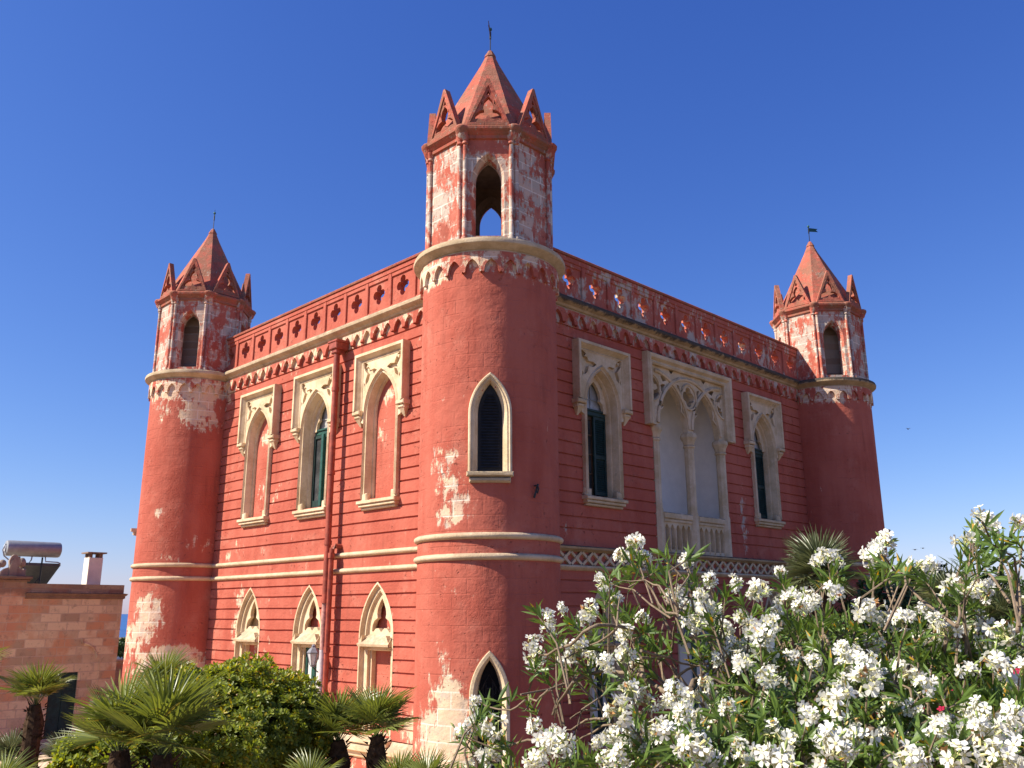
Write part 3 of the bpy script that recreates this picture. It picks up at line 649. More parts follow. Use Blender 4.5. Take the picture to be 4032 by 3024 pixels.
def tower(loc, label, near=False, blocked=True):
    m = RED_T; b = MB()
    AZ = R_(-42.6)
    zz = []; z = 0.0
    cuts = [arch_path(13.2, 21, 6.41, 7.52, 0, 8)] if near else []
    w_up = (.245, 6.43, 7.50, 8.08); w_lo = (.225, 0.15, 2.62, 3.22)
    def inside(da, z):
        for wd, zb_, zs_, za_ in (w_up, w_lo):
            a = wd + .05; R = (a * a + (za_ + .05 - zs_) ** 2) / (2 * a); h = half_at(arch_path(a, R, zb_, zs_, 0, 10), z)
            if h is not None and abs(da) * 1.35 < h: return True
        return False
    na = 120; dz = .06; nz = int(10.9 / dz)
    if near:
        rows = [k * dz for k in range(nz + 1)]
        for i in range(nz):
            for k in range(na):
                a0, a1 = 2 * PI * k / na, 2 * PI * (k + 1) / na; am = (a0 + a1) / 2
                da = (am - AZ + PI) % (2 * PI) - PI
                if abs(da) < .5 and inside(da, (rows[i] + rows[i + 1]) / 2): continue
                b.f([(1.35 * math.cos(a0), 1.35 * math.sin(a0), rows[i]), (1.35 * math.cos(a1), 1.35 * math.sin(a1), rows[i]), (1.35 * math.cos(a1), 1.35 * math.sin(a1), rows[i + 1]), (1.35 * math.cos(a0), 1.35 * math.sin(a0), rows[i + 1])])
    else:
        b.revolve([(1.35, 0), (1.35, 4), (1.35, 8), (1.35, 10.88)], 96)
    tw = b.build('tower', m, villa, loc, smooth=40, label=label)
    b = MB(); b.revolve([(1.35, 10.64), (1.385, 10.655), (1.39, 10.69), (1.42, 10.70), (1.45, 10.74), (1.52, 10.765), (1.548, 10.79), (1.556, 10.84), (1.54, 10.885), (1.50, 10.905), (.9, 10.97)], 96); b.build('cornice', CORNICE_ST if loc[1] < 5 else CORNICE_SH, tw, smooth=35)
    for zc in (4.954, 5.315):
        b = MB(); b.revolve([(1.34 + (d * 1.05 if d else 0), zc + z * 1.05) for d, z in TPROF], 96); b.build('string_course', STRING, tw, smooth=60)
    for k in range(24):
        if k == 0: cb = MB()
        cb.mp = mapC(R_(-42.0) + k * R_(15)); lombard_unit(cb, 0, 1.35 * R_(15), 10.23, 10.65, 10.50, 10.27, .07)
    cb.build('corbel_table', m, tw)
    # belfry
    AP = 1.225; hw = AP * math.tan(PI / 8); b = MB()
    for k in range(8):
        az = R_(-45 + 45 * k); b.mp = mapO(az, AP); o = [(-hw, 10.9), (hw, 10.9), (hw, 13.26), (-hw, 13.26)]; hi = hw * (AP - .24) / AP
        if k % 2 == 0 and not (k == 6):
            b.plate(o, [arch_path(.32, .64, 11.04, 12.26, 0, 8)], -.02, 0)
            b.arch(.32, .64, 11.04, 12.26, [(0, 0), (-.07, -.16), (-.07, -.26)], 8); b.f([(-.32, 0, 11.04), (.32, 0, 11.04), (.25, -.26, 11.06), (-.25, -.26, 11.06)])
        else:
            b.plate(o, [], -.02, 0)
            if k == 6:
                b.arch(.27, .54, 11.04, 12.2, [(.05, .0), (.05, .05), (0, .05), (0, 0)], 8)
    bel = b.build('belfry', RED_O, tw, loc=(0, 0, 0))
    b = MB()
    for k in range(8):                           # rough inside face and ceiling
        az = R_(-45 + 45 * k); b.mp = mapO(az, AP - .26); h2 = (AP - .26) * math.tan(PI / 8); o = [(-h2, 10.95), (h2, 10.95), (h2, 13.2), (-h2, 13.2)]
        b.plate(o, [arch_path(.25, .5, 11.06, 12.26, 0, 8)] if (k % 2 == 0 and k != 6) else [], -.005, 0)
        if k % 2 == 0: b.arch(.25, .5, 11.9, 12.36, [(.02, -.01), (.14, -.07)], 6)
    b.mp = ident; b.f([((AP) * math.cos(PI / 8 + k * PI / 4), AP * math.sin(PI / 8 + k * PI / 4), 13.15) for k in range(8)]); b.f([((AP) * math.cos(PI / 8 + k * PI / 4), AP * math.sin(PI / 8 + k * PI / 4), 10.985) for k in range(8)])
    b.build('belfry_lining', LINING, tw)
    if blocked:
        b = MB()
        for k in (0, 2, 4): b.mp = mapO(R_(-45 + 45 * k), AP); b.f([(-.28, -.22, 11.04), (.28, -.22, 11.04), (.28, -.22, 12.75), (-.28, -.22, 12.75)]) if k else b.f([(-.5, -.60, 11.0), (.5, -.60, 11.0), (.5, -.60, 13.0), (-.5, -.60, 13.0)])
        b.build('blocking', BRICKED, tw)
    b = MB()                                    # paired shafts on the angles
    for k in range(8):
        a = R_(-22.5 + 45 * k)
        for t_ in (-.058, .058):
            cx, cy = 1.325 * math.cos(a) - t_ * math.sin(a), 1.325 * math.sin(a) + t_ * math.cos(a)
            b.revolve([(.065, 10.92), (.065, 11.0), (.044, 11.03), (.044, 12.98), (.07, 13.0), (.07, 13.03), (.055, 13.05), (.085, 13.14), (.085, 13.17)], 8, (cx, cy))
        b.revolve([(.06, 13.08), (.12, 13.14), (.135, 13.20), (.15, 13.24)], 10, (1.325 * math.cos(a), 1.325 * math.sin(a)))
    b.build('angle_shaft', RED_O, tw, smooth=50)
    b = MB(); q = 1 / math.cos(PI / 8)
    b.revolve([(AP * q, 13.10), (1.27 * q, 13.115), (1.275 * q, 13.18), (1.30 * q, 13.20), (1.335 * q, 13.25), (1.37 * q, 13.28), (1.375 * q, 13.33), (1.33 * q, 13.365), (1.0 * q, 13.42)], 8, a0=PI / 8)
    for k in range(8):
        a = R_(-22.5 + 45 * k); b.revolve([(.10, 13.18), (.125, 13.21), (.15, 13.27), (.165, 13.292), (.168, 13.335), (.14, 13.372), (.01, 13.40)], 12, (1.345 * math.cos(a), 1.345 * math.sin(a)))
    b.build('eaves_moulding', RED_S, tw, smooth=35)
    for k in range(8):                          # gablets
        b = MB(mapO(R_(-45 + 45 * k), 1.17)); zb, za, hw2 = 13.39, 14.44, .435
        outer = [(-hw2, zb), (hw2, zb), (.028, za), (-.028, za)]; inn = [(-.37, zb + .06), (.37, zb + .06), (0, za - .15)]
        b.plate(outer, [inn], 0, .135, back=True)
        tre = [(0, .235), (.05, .17), (.12, .145), (.215, .16), (.285, .145), (.265, .26), (.18, .335), (.085, .36), (.115, .46), (.08, .57), (0, .66)]
        T = [(x * .98, zb + z * 1.0) for x, z in tre]; T = T + [(-x, z) for x, z in reversed(T[1:-1])]
        pk = [[(sg * .115, zb + .49), (sg * .15, zb + .45), (sg * .125, zb + .57)] for sg in (-1, 1)] + [[(-.045, zb + .69), (.045, zb + .69), (0, zb + .80)]]
        b.plate([(-.385, zb + .05), (.385, zb + .05), (0, za - .13)], [T] + pk, -.01, .11, back=True)
        b.build('gablet', RED_S, tw)
    b = MB(); b.revolve([(.51 * (16.0 - z) , z) for z in (13.38, 14.2, 15.0, 15.6)] + [(.205, 15.605), (.12, 15.80), (.135, 15.81), (.125, 15.845), (.05, 15.98), (.02, 16.0)], 8, a0=PI / 8); b.build('spire', RED_S, tw)
    if near:
        hk = MB(mapC(R_(-6), 1.35)); hk.tube([(0, -.02, 6.22), (0, .10, 6.22), (.0, .12, 6.15), (0, .09, 6.08), (0, .06, 6.12)], .014, 6); hk.tube([(-.03, .03, 6.0), (.02, .08, 6.25)], .02, 5); hk.build('hook', IRON, tw, smooth=50)
        mpw = mapC(AZ)
        for (wd, zb_, zs_, za_), kind in ((w_up, 'shutter'), (w_lo, 'grille')):
            R = (wd * wd + (za_ - zs_) ** 2) / (2 * wd); f = MB(mpw)
            pf = [(.14, -.03), (.14, .06), (.12, .085), (.095, .085), (.075, .05), (.055, .055), (.03, .02), (.012, -.05), (0, -.06), (0, -.13)] if kind == 'shutter' else [(.115, -.03), (.115, .03), (.10, .045), (.05, .045), (.02, .01), (0, -.05), (0, -.22)]
            f.arch(wd, R, zb_, zs_, pf, 10); win = f.build('window', CREAM, tw, smooth=40)
            win['label'] = 'cream pointed window frame with dark shutter' if kind == 'shutter' else 'cream pointed doorway frame with iron grille'
            q = MB(mpw)
            if kind == 'shutter':
                q.plate(arch_path(wd, R, zb_, zs_, -.003, 10), [], -.16, -.115); z = zb_ + .10
                while z < zs_ + .38:
                    hh = min(half_at(arch_path(wd, R, zb_, zs_, -.06, 10), z + .02) or 0, half_at(arch_path(wd, R, zb_, zs_, -.06, 10), z + .05) or 0)
                    if hh > .04: q.f([(-hh, -.085, z), (hh, -.085, z), (hh, -.112, z + .045), (-hh, -.112, z + .045)])
                    z += .055
                q.build('shutter', BLACKISH, tw)
                s = MB(mpw); s.cbox(-.39, .39, -.05, .15, zb_ - .085, zb_ + .005, .025); s.cbox(-.36, .36, -.05, .10, zb_ - .19, zb_ - .083, .035); s.build('sill', CORNICE_ST, tw)
            else:
                q.plate(arch_path(wd, R, zb_, zs_, -.003, 10), [], -.30, -.20); q.build('pane', DARK, tw)  # no glass: a dark plate painted as the unlit inside behind the grille
                q = MB(mpw)
                for u in (-.19, -.065, .065, .19): q.tube([(u, -.13, zb_), (u, -.13, zs_ + .2)], .008, 4)
                for cz in (2.1, 2.62):
                    for sg in (-1, 1): q.tube([(sg * (.02 + .13 * k / 10) * math.cos(k * .75), -.13, cz + (.02 + .13 * k / 10) * math.sin(k * .75) + .1) for k in range(11)], .009, 4)
                q.tube([(-.26, -.13, 2.45), (.26, -.13, 2.45)], .009, 4); q.tube([(x, -.13, zs_ + .02 + .35 * (1 - abs(x) / .22)) for x in (-.22, -.11, 0, .11, .22)], .008, 4)
                q.build('grille', IRON, tw)
    else:
        k = MB(mapC(R_(-130 if loc[1] < 5 else 46))); k.cbox(-.38, .38, -.03, .17, 6.30, 6.40, .02); k.cbox(-.34, .34, -.03, .11, 6.20, 6.30, .03); k.build('sill', CREAM, tw)
    return tw
tower((0, 0, 0), 'nearest and tallest looking corner tower with a pointed shutter window', True, False)
tower((-WL, 0, 0), 'corner tower at the far left end of the sunlit facade')
tower((0, WR, 0), 'corner tower at the far right end of the shaded facade')

# -- rainwater pipes
b = MB(mapL(-5.50)); b.cbox(-.17, .17, .02, .38, 10.30, 10.52, .02); b.cbox(-.20, .20, .02, .40, 10.47, 10.53, .015); b.cbox(-.12, .12, .12, .34, 10.2, 10.31, .02)
b.tube([(0, .24, 10.25), (0, .24, 9.0), (-.005, .24, 7.2), (0, .24, 4.3)], .075, 10)
for z in (9.3, 7.25, 5.6, 4.28): b.tube([(0, .24, z - .05), (0, .24, z + .05)], .092, 10)
pipe = b.build('downpipe', RUST, villa, smooth=40)
b = MB(mapL(-5.50)); b.tube([(-.01, .24, 4.3), (-.01, .24, 3.2)], .062, 10); b.build('lower_length', plain('pipe_chalky', (.46, .24, .2), .8, .5, .2, scale=6), pipe, smooth=40)
b = MB(mapL(-5.50)); b.tube([(-.01, .24, 3.2), (-.01, .24, 0.02)], .066, 10); b.build('lower_length', plain('pipe_grey', (.52, .45, .46), .6, .15, .3), pipe, smooth=40)
b = MB(mapL(-5.37)); b.tube([(.08, -.02, 5.50), (.06, .14, 5.52), (.0, .20, 5.46), (0, .21, 5.2), (-.01, .21, 3.0), (-.01, .21, .02)], .06, 9)
for z in (5.3, 3.2): b.tube([(0, .21, z - .06), (0, .21, z + .06)], .08, 9)
b.build('downpipe', RUST, villa, smooth=40)

# ------------------------------------------------------------------ weather vanes
def vane(loc, label, flag, az):
    e = empty('weather_vane', loc, label, 'weather vane', 'weather vanes on the tower spires')
    b = MB(); b.tube([(0, 0, -.05), (.0, 0, .55)], .012, 6); b.build('pole', IRON, e)
    b = MB(); b.revolve([(.003, .50), (.03, .515), (.04, .545), (.03, .575), (.003, .59)], 10); b.build('ball', VERDI, e, smooth=80)
    if flag:
        b = MB(lambda u, d, z: (u * math.cos(az) - d * math.sin(az), u * math.sin(az) + d * math.cos(az), z)); b.plate([(.0, .36), (.36, .39), (.29, .445), (.36, .50), (.0, .49)], [], -.006, .006, back=True); b.build('flag', VERDI if flag == 1 else WOOD, e)
    b = MB(); b.tube([(0, 0, .30), (0, 0, .47)], .022, 6); b.build('sleeve', IRON, e)
    return e
vane((0, 0, 16.0), 'weather vane seen edge-on at the tip of the nearest spire', 2, R_(-50))
vane((-WL, 0, 16.0), 'thin ball-topped vane with its flag edge-on, on the left spire', 1, R_(-24))
vane((0, WR, 16.0), 'weather vane with green swallow-tailed flag on the right spire', 1, R_(62))

# ------------------------------------------------------------------ wall lantern
e = empty('wall_lantern', (-5.72, YL, 2.72), 'grey wall lantern on a scrolled bracket beside the green door', 'lantern')
lm_ = lambda u, d, z: (u, -d, z)
b = MB(lm_); b.tube([(0, 0, .0), (-.02, .12, -.05), (-.05, .22, .02), (-.06, .30, .10)], .014, 6); b.tube([(0, .02, .13), (-.01, .10, .14), (-.02, .15, .07), (-.01, .10, .02), (0, .07, .06)], .010, 5); b.cbox(-.04, .04, 0, .02, -.1, .2, .005); b.build('bracket', IRON, e, smooth=60)
b = MB(lambda u, d, z: (u - .06, -(d + .30), z)); b.revolve([(.05, .10), (.06, .13), (.07, .14)], 6); b.revolve([(.145, .40), (.15, .42), (.09, .50), (.05, .53), (.05, .56), (.02, .60)], 6)
for k in range(6): b.tube([(.072 * math.cos(k * PI / 3), .072 * math.sin(k * PI / 3), .14), (.14 * math.cos(k * PI / 3), .14 * math.sin(k * PI / 3), .40)], .007, 4)
b.build('housing', plain('lantern_grey', (.17, .17, .19), .45, .2, .5), e)
b = MB(lambda u, d, z: (u - .06, -(d + .30), z)); b.revolve([(.066, .145), (.132, .395)], 6); b.build('pane', glass_mat('lantern_glass', (.30, .30, .30), .2), e)

# ------------------------------------------------------------------ stone house at the left
house = empty('stone_house', (-20, -3, 0), 'low house of ochre stone blocks with a dark green door at the left edge', 'house')
t = NT('ochre_blocks'); q = t.sep(t.pos)
bc, bf = t.brick(t.comb(t.math('ADD', q[1], t.math('MULTIPLY', t.noise(1.3, 2, .5), .05)), t.math('ADD', q[2], t.math('MULTIPLY', t.noise(.8, 2, .5), .06)), 0.0), .62, .27, .016, .37)
rv = t.sep(bc)[0]; n_ = t.noise(.75, 5, .6)
c = t.mix(t.ramp(t.math('ADD', rv, t.math('MULTIPLY', t.math('SUBTRACT', t.noise(3, 5, .7), .5), .8)), .1, .9), (.82, .62, .36), (.50, .355, .21))
c = t.mix(t.ramp(t.math('ADD', n_, t.math('MULTIPLY', rv, .14)), .57, .72), c, (.68, .36, .18))
c = t.mix(t.math('MULTIPLY', t.ramp(t.math('SUBTRACT', q[1], t.math('MULTIPLY', n_, 1.2)), -2.6, -3.3), .55), c, (.62, .27, .15))
c = t.mix(t.math('MULTIPLY', t.ramp(t.noise(5, 7, .72), .52, .68), .5), c, (.22, .15, .11))
c = t.mix(t.math('MULTIPLY', bf, .65), c, (.60, .44, .30))
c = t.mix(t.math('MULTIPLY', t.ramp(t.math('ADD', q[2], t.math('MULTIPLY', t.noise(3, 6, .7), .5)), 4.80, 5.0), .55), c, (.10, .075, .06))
BLOCKS = t.done(c, .95, t.bump(t.math('SUBTRACT', t.noise(16, 5, .7), t.math('MULTIPLY', bf, .8)), .5, .03), .1)
hl = (20.0, 3.0, 0)
def hb(): return MB(lambda u, d, z: (d, u + 3, z))      # u = world y, d = outwards from the wall (+x)
b = hb(); o = [(-9, 0), (-.97, 0), (-.97, 2.12), (-.10, 2.12), (-.10, 0), (1.13, 0), (1.13, 4.99), (-2.05, 4.99), (-2.05, 5.12), (-9, 5.12)]
b.plate(o, [], -.4, 0); b.box(-9, 1.129, -7, -6.8, 0, 4.9); b.box(-9, -8.8, -6.8, -.4, 0, 4.9); b.box(.95, 1.127, -6.8, -.4, 0, 4.9); b.build('wall', BLOCKS, house)
b = hb()
prof = [(0, 4.50), (.05, 4.53), (.05, 4.60), (.09, 4.63), (.12, 4.68), (.02, 4.70)]
for p_, q_ in zip(prof, prof[1:]): b.f([(-2.06, p_[0], p_[1]), (1.13 + p_[0], p_[0], p_[1]), (1.13 + q_[0], q_[0], q_[1]), (-2.06, q_[0], q_[1])]); b.f([(1.13 + p_[0], p_[0], p_[1]), (1.13 + p_[0], -6.8, p_[1]), (1.13 + q_[0], -6.8, q_[1]), (1.13 + q_[0], q_[0], q_[1])])
b.cbox(-9, -1.92, -.1, .10, 5.12, 5.22, .02); b.cbox(-9, -1.97, -.1, .05, 5.05, 5.12, .02)
b.build('cornice', stone_mat('sooty_ochre', (.30, .19, .12), (.22, .14, .09), .8, (.06, .05, .045)), house)
b = hb(); b.box(-8.9, 1.0, -6.9, -.3, 4.6, 4.72); b.build('roof', plain('flat_roof', (.4, .33, .27), .9), house)
b = hb(); b.cbox(-.96, -.54, -.12, -.05, .08, 2.11, .01); b.cbox(-.53, -.11, -.12, -.05, .08, 2.11, .01)
for z in [0.2 + .06 * k for k in range(31)]:
    for u0 in (-.90, -.47): b.f([(u0, -.045, z), (u0 + .30, -.045, z), (u0 + .30, -.052, z + .045), (u0, -.052, z + .045)])
b.build('door', plain('dark_green_door', (.012, .045, .038), .6, .3, .3), house)
b = hb(); b.cbox(-1.05, -.02, -.1, .05, 0, .08, .01); b.build('doorstep', plain('pale_step', (.5, .4, .28), .9), house)
b = hb(); b.tube([(-.10, .01, 3.20), (-.08, .02, 3.06), (.02, .02, 3.04), (.18, .02, 2.98), (.32, .02, 2.86), (.42, .02, 2.70), (.45, .02, 2.55)], .035, 6); b.tube([(.56, .012, 2.52), (.56, .012, 0)], .014, 5); b.build('arch_moulding', BLOCKS, house)
e = MB(lambda u, d, z: (d - 1.0, u + 3, z)); e.cbox(.09, .57, -.22, .26, 4.7, 5.95, .01); ch = e.build('chimney', plain('pale_render', (.84, .74, .60), .9, .08, .1, scale=3), house)
e = MB(lambda u, d, z: (d - 1.0, u + 3, z)); e.cbox(.0, .66, -.31, .35, 6.09, 6.14, .01)
for u in (.10, .45):
    for d in (-.2, .12): e.box(u, u + .11, d, d + .1, 5.95, 6.09)
e.build('chimney_cap', plain('cap_slab', (.25, .17, .13), .9, .3, .1), ch)

# carved stone finial on the house parapet
fin = MB(lambda u, d, z: (-20 + d, u, z)); 
def blob(mb, c, r, n=10, m=7):
    for i in range(m):
        for k in range(n):
            def P(i, k): ph = PI * i / m; th = 2 * PI * k / n; return (c[0] + r[0] * math.sin(ph) * math.cos(th), c[1] + r[1] * math.sin(ph) * math.sin(th), c[2] + r[2] * math.cos(ph))
            mb.f([P(i, k), P(i + 1, k), P(i + 1, k + 1), P(i, k + 1)])
fin.plate([(-2.88, 5.22), (-2.1, 5.22), (-2.12, 5.36), (-2.25, 5.46), (-2.36, 5.50), (-2.30, 5.64), (-2.32, 5.78), (-2.45, 5.90), (-2.52, 5.91), (-2.60, 5.84), (-2.65, 5.70), (-2.62, 5.50), (-2.76, 5.45), (-2.87, 5.34)], [], -.18, -.06, back=True)
fin.plate([(-2.62, 5.22), (-2.38, 5.22), (-2.38, 5.5), (-2.44, 5.72), (-2.5, 5.8), (-2.57, 5.7), (-2.62, 5.5)], [], -.08, -.02)
for c_, r in (((-2.20, -.3, 5.66), (.13, .12, .17)), ((-2.78, -.3, 5.62), (.12, .12, .13)), ((-2.14, -.25, 5.42), (.08, .12, .09)), ((-2.93, -.3, 5.55), (.14, .14, .12))): blob(fin, c_, r)
tag(fin.build('stone_finial', stone_mat('carved_grey_stone', (.36, .28, .22), (.26, .2, .16), .6, (.1, .09, .08)), smooth=30), 'carved grey stone trefoil finial on the ochre house parapet, in front of the tank', 'finial')

# solar water heater
e = empty('solar_water_heater', (-21, -1.7, 4.72), 'solar water heater with a silver tank above a dark panel on the ochre house roof', 'water heater')
mh = lambda u, d, z: (d, u + 1.7, z - 4.72)
b = MB(lambda u, d, z: (.0 + u, z + 1.7, d - 4.72))
b = MB(); rings = [(.0, -.87), (.20, -.87), (.245, -.85), (.262, -.80), (.262, .80), (.245, .85), (.2, .87), (.0, .87)]; n = 28
b.mp = lambda u, d, z: (u, z, d + 1.45); b.revolve([(max(r, .002), z) for r, z in rings], n); b.build('tank', STEEL, e, smooth=40)
b = MB(); b.mp = lambda u, d, z: (u, z, d + 1.45); b.revolve([(.12, -.872), (.12, -.90), (.10, -.905), (.002, -.905)], 16); b.build('end_cap', plain('white_cap', (.6, .6, .62), .5), e, smooth=40)
b = MB(mh); A, B_ = (.03, 5.62), (-1.45, 4.86)
b.f([(-1.98, A[0], A[1]), (-.78, A[0], A[1]), (-.78, B_[0], B_[1]), (-1.98, B_[0], B_[1])]); b.f([(-1.98, A[0], A[1] + .09), (-.78, A[0], A[1] + .09), (-.78, B_[0], B_[1] + .09), (-1.98, B_[0], B_[1] + .09)])
b.f([(-1.98, A[0], A[1]), (-.78, A[0], A[1]), (-.78, A[0], A[1] + .09), (-1.98, A[0], A[1] + .09)]); b.f([(-.78, A[0], A[1]), (-.78, B_[0], B_[1]), (-.78, B_[0], B_[1] + .09), (-.78, A[0], A[1] + .09)]); b.f([(-1.98, A[0], A[1]), (-1.98, B_[0], B_[1]), (-1.98, B_[0], B_[1] + .09), (-1.98, A[0], A[1] + .09)])
b.build('collector_panel', PANEL, e)
for u in (-2.1, -1.38): b = MB(mh); b.tube([(u, .05, 4.72), (u, .02, 5.9)], .03, 5); b.tube([(u, .05, 4.75), (u + .02, -1.2, 5.0)], .02, 5); b.tube([(u, .03, 5.25), (u - .35, .03, 4.75)], .016, 5); b.build('leg', IRON, e)
b = MB(mh); b.tube([(-1.3, .05, 5.93), (-1.28, .08, 5.76), (-.9, .08, 5.75), (-.8, .06, 5.72), (-.79, .05, 5.62)], .022, 6); b.tube([(-2.58, .05, 6.3), (-2.66, .08, 6.1), (-2.6, .1, 5.9), (-2.45, .1, 5.78)], .022, 6); b.tube([(-1.72, .05, 5.93), (-1.74, .08, 5.8), (-1.82, .06, 5.66)], .022, 6); b.build('pipe', STEEL, e, smooth=50)

# garden wall between house and villa, far houses
b = MB(lambda u, d, z: (d - 24, u + 2.5, z)); b.box(-2.5, 3.5, -.2, .2, 0, 2.2); b.cbox(-2.5, 3.5, -.26, .26, 2.2, 2.3, .03)
tag(b.build('garden_wall', BLOCKS, None), 'dim ochre garden wall in the gap between house and left tower', 'wall')
def far_house(name, loc, size, m, label):
    h = empty(name, loc, label, 'house'); x, y, z = size
    b = MB(); b.box(-x, x, -y, y, 0, z); b.cbox(-x - .1, x + .1, y - .1, y + .1, z - .3, z + .35, .05); b.box(-x - .1, x + .1, -y - .1, -y + .1, z, z + .35); b.box(-x - .1, -x + .1, -y + .1, y - .1, z, z + .35); b.box(x - .1, x + .1, -y + .1, y - .1, z, z + .35); b.build('wall', m, h)
    b = MB()
    for k in range(3): b.box(x, x + .05, -y + (k + .3) * 2 * y / 3, -y + (k + .65) * 2 * y / 3, z * .45, z * .75); b.box(-x + (k + .3) * 2 * x / 3, -x + (k + .65) * 2 * x / 3, -y - .05, -y, z * .45, z * .75)
    b.build('window', DARK, h)
    return h
p0 = at(497, 2540, 92); far_house('village_house', (p0.x, p0.y, 0), (3, 3, 2.6 - 1.6), WHITE, 'sliver of white village house between the ochre house and the sea')
p0 = at(3535, 2400, 48); far_house('village_house', (p0.x, p0.y, 0), (1.2, .9, 5.75), plain('shaded_render', (.40, .39, .38), .9), 'pale house behind the right tower, half hidden by trees')  # pale wall with its shade put into the grey colour

# ------------------------------------------------------------------ plants
PALM_A = leaf_mat('palm_leaf', (.215, .245, .05), (.12, .155, .04), (.26, .22, .05), .03, .30, .36, .5)
PALM_B = leaf_mat('palm_leaf_grey', (.17, .185, .085), (.10, .125, .055), (.17, .15, .06), .03, .18, .42, .5)
PETI = plain('palm_stalk', (.10, .12, .035), .6, .3, .3)
FIBRE = plain('palm_fibre', (.06, .036, .022), .95, .5, .05, scale=14, bump=.6)
PITT = leaf_mat('pittosporum_leaf', (.28, .32, .05), (.13, .175, .03), (.42, .34, .04), .10, .42, .42, .35)
OLEA = leaf_mat('oleander_leaf', (.145, .22, .044), (.075, .135, .03), (.50, .30, .04), .02, .30, .38, .45)
BARK = plain('grey_bark', (.21, .155, .105), .9, .25, .1, scale=20, bump=.5)
DKLEAF = leaf_mat('dark_tree_leaf', (.06, .10, .025), (.035, .066, .018), (.14, .15, .04), .05, .2, .5, .35)
t = NT('white_petal'); t.done(t.mix(t.ramp(t.isl, 0, 1), (.88, .86, .80), (.85, .82, .72)), .6, None, .2); tr = t.n.new('ShaderNodeBsdfTranslucent'); tr.inputs[0].default_value = (.86, .85, .76, 1); mx = t.n.new('ShaderNodeMixShader'); mx.inputs[0].default_value = .35
t.l.new(t.p.outputs[0], mx.inputs[1]); t.l.new(tr.outputs[0], mx.inputs[2]); t.l.new(mx.outputs[0], t.out.inputs['Surface']); PETAL = t.m
BUD = plain('green_bud', (.26, .32, .10), .6, .25, .2); WILT = plain('wilted_bloom', (.42, .22, .09), .8, .3, .1); THROAT = plain('yellow_throat', (.60, .55, .26), .7, .15, .1); REDFL = plain('red_petal', (.36, .015, .05), .6, .2, .2)

def frond_mesh(name, seed, nseg, spread, petiole, droop, m, ragged=.1, tilt=25):
    r = random.Random(seed); b = MB(); b.mi = 1
    b.tube([(0, 0, 0), (petiole * .5, 0, .03 * petiole), (petiole, 0, 0)], [.016, .011, .009], 5); b.mi = 0
    T = Matrix.Translation((petiole, 0, 0)) @ Matrix.Rotation(R_(tilt), 4, 'Y'); b.mp = lambda u, d, z: tuple(T @ Vector((u, d, z)))
    dphi = 2 * spread / nseg
    for k in range(nseg):
        ph = -spread + (k + .5) * dphi; L = (1.0 - .30 * (abs(ph) / spread) ** 2) * r.uniform(1 - ragged, 1); tw = r.uniform(-.05, .05); dr = droop * r.uniform(.6, 1.5); kink = r.random() < .08
        def P(rr, s, h):
            a = ph + tw * rr + s / max(rr, .05); x = rr * L
            z = .16 * x * (ph / spread) ** 2 - dr * x * x * x + h - (.22 * max(0, x - .6) if kink else 0)
            return (x * math.cos(a), x * math.sin(a), z)
        hwid = [(.06, .06 * math.tan(dphi / 2), .0), (.42, .42 * math.tan(dphi / 2) * .95, -.014), (.72, .42 * math.tan(dphi / 2) * .62, -.012), (1.0, .002, 0)]
        for (r0, w0, h0), (r1, w1, h1) in zip(hwid, hwid[1:]):
            b.f([P(r0, -w0, 0), P(r0, 0, h0), P(r1, 0, h1), P(r1, -w1, 0)]); b.f([P(r0, 0, h0), P(r0, w0, 0), P(r1, w1, 0), P(r1, 0, h1)])
    me_o = b.build(name, [m, PETI]); me = me_o.data; bpy.data.objects.remove(me_o); return me
FR = [frond_mesh('frond', s, 26, R_(112), pt, dr, PALM_A, .12, tl) for s, pt, dr, tl in ((1, .55, .08, 14), (2, .65, .13, 22), (3, .5, .06, 8), (4, .7, .16, 26))]
FRB = [frond_mesh('frond', s, 30, R_(118), pt, dr, PALM_B, .12, tl) for s, pt, dr, tl in ((5, .30, .05, 12), (6, .40, .10, 20), (7, .34, .08, 10))]

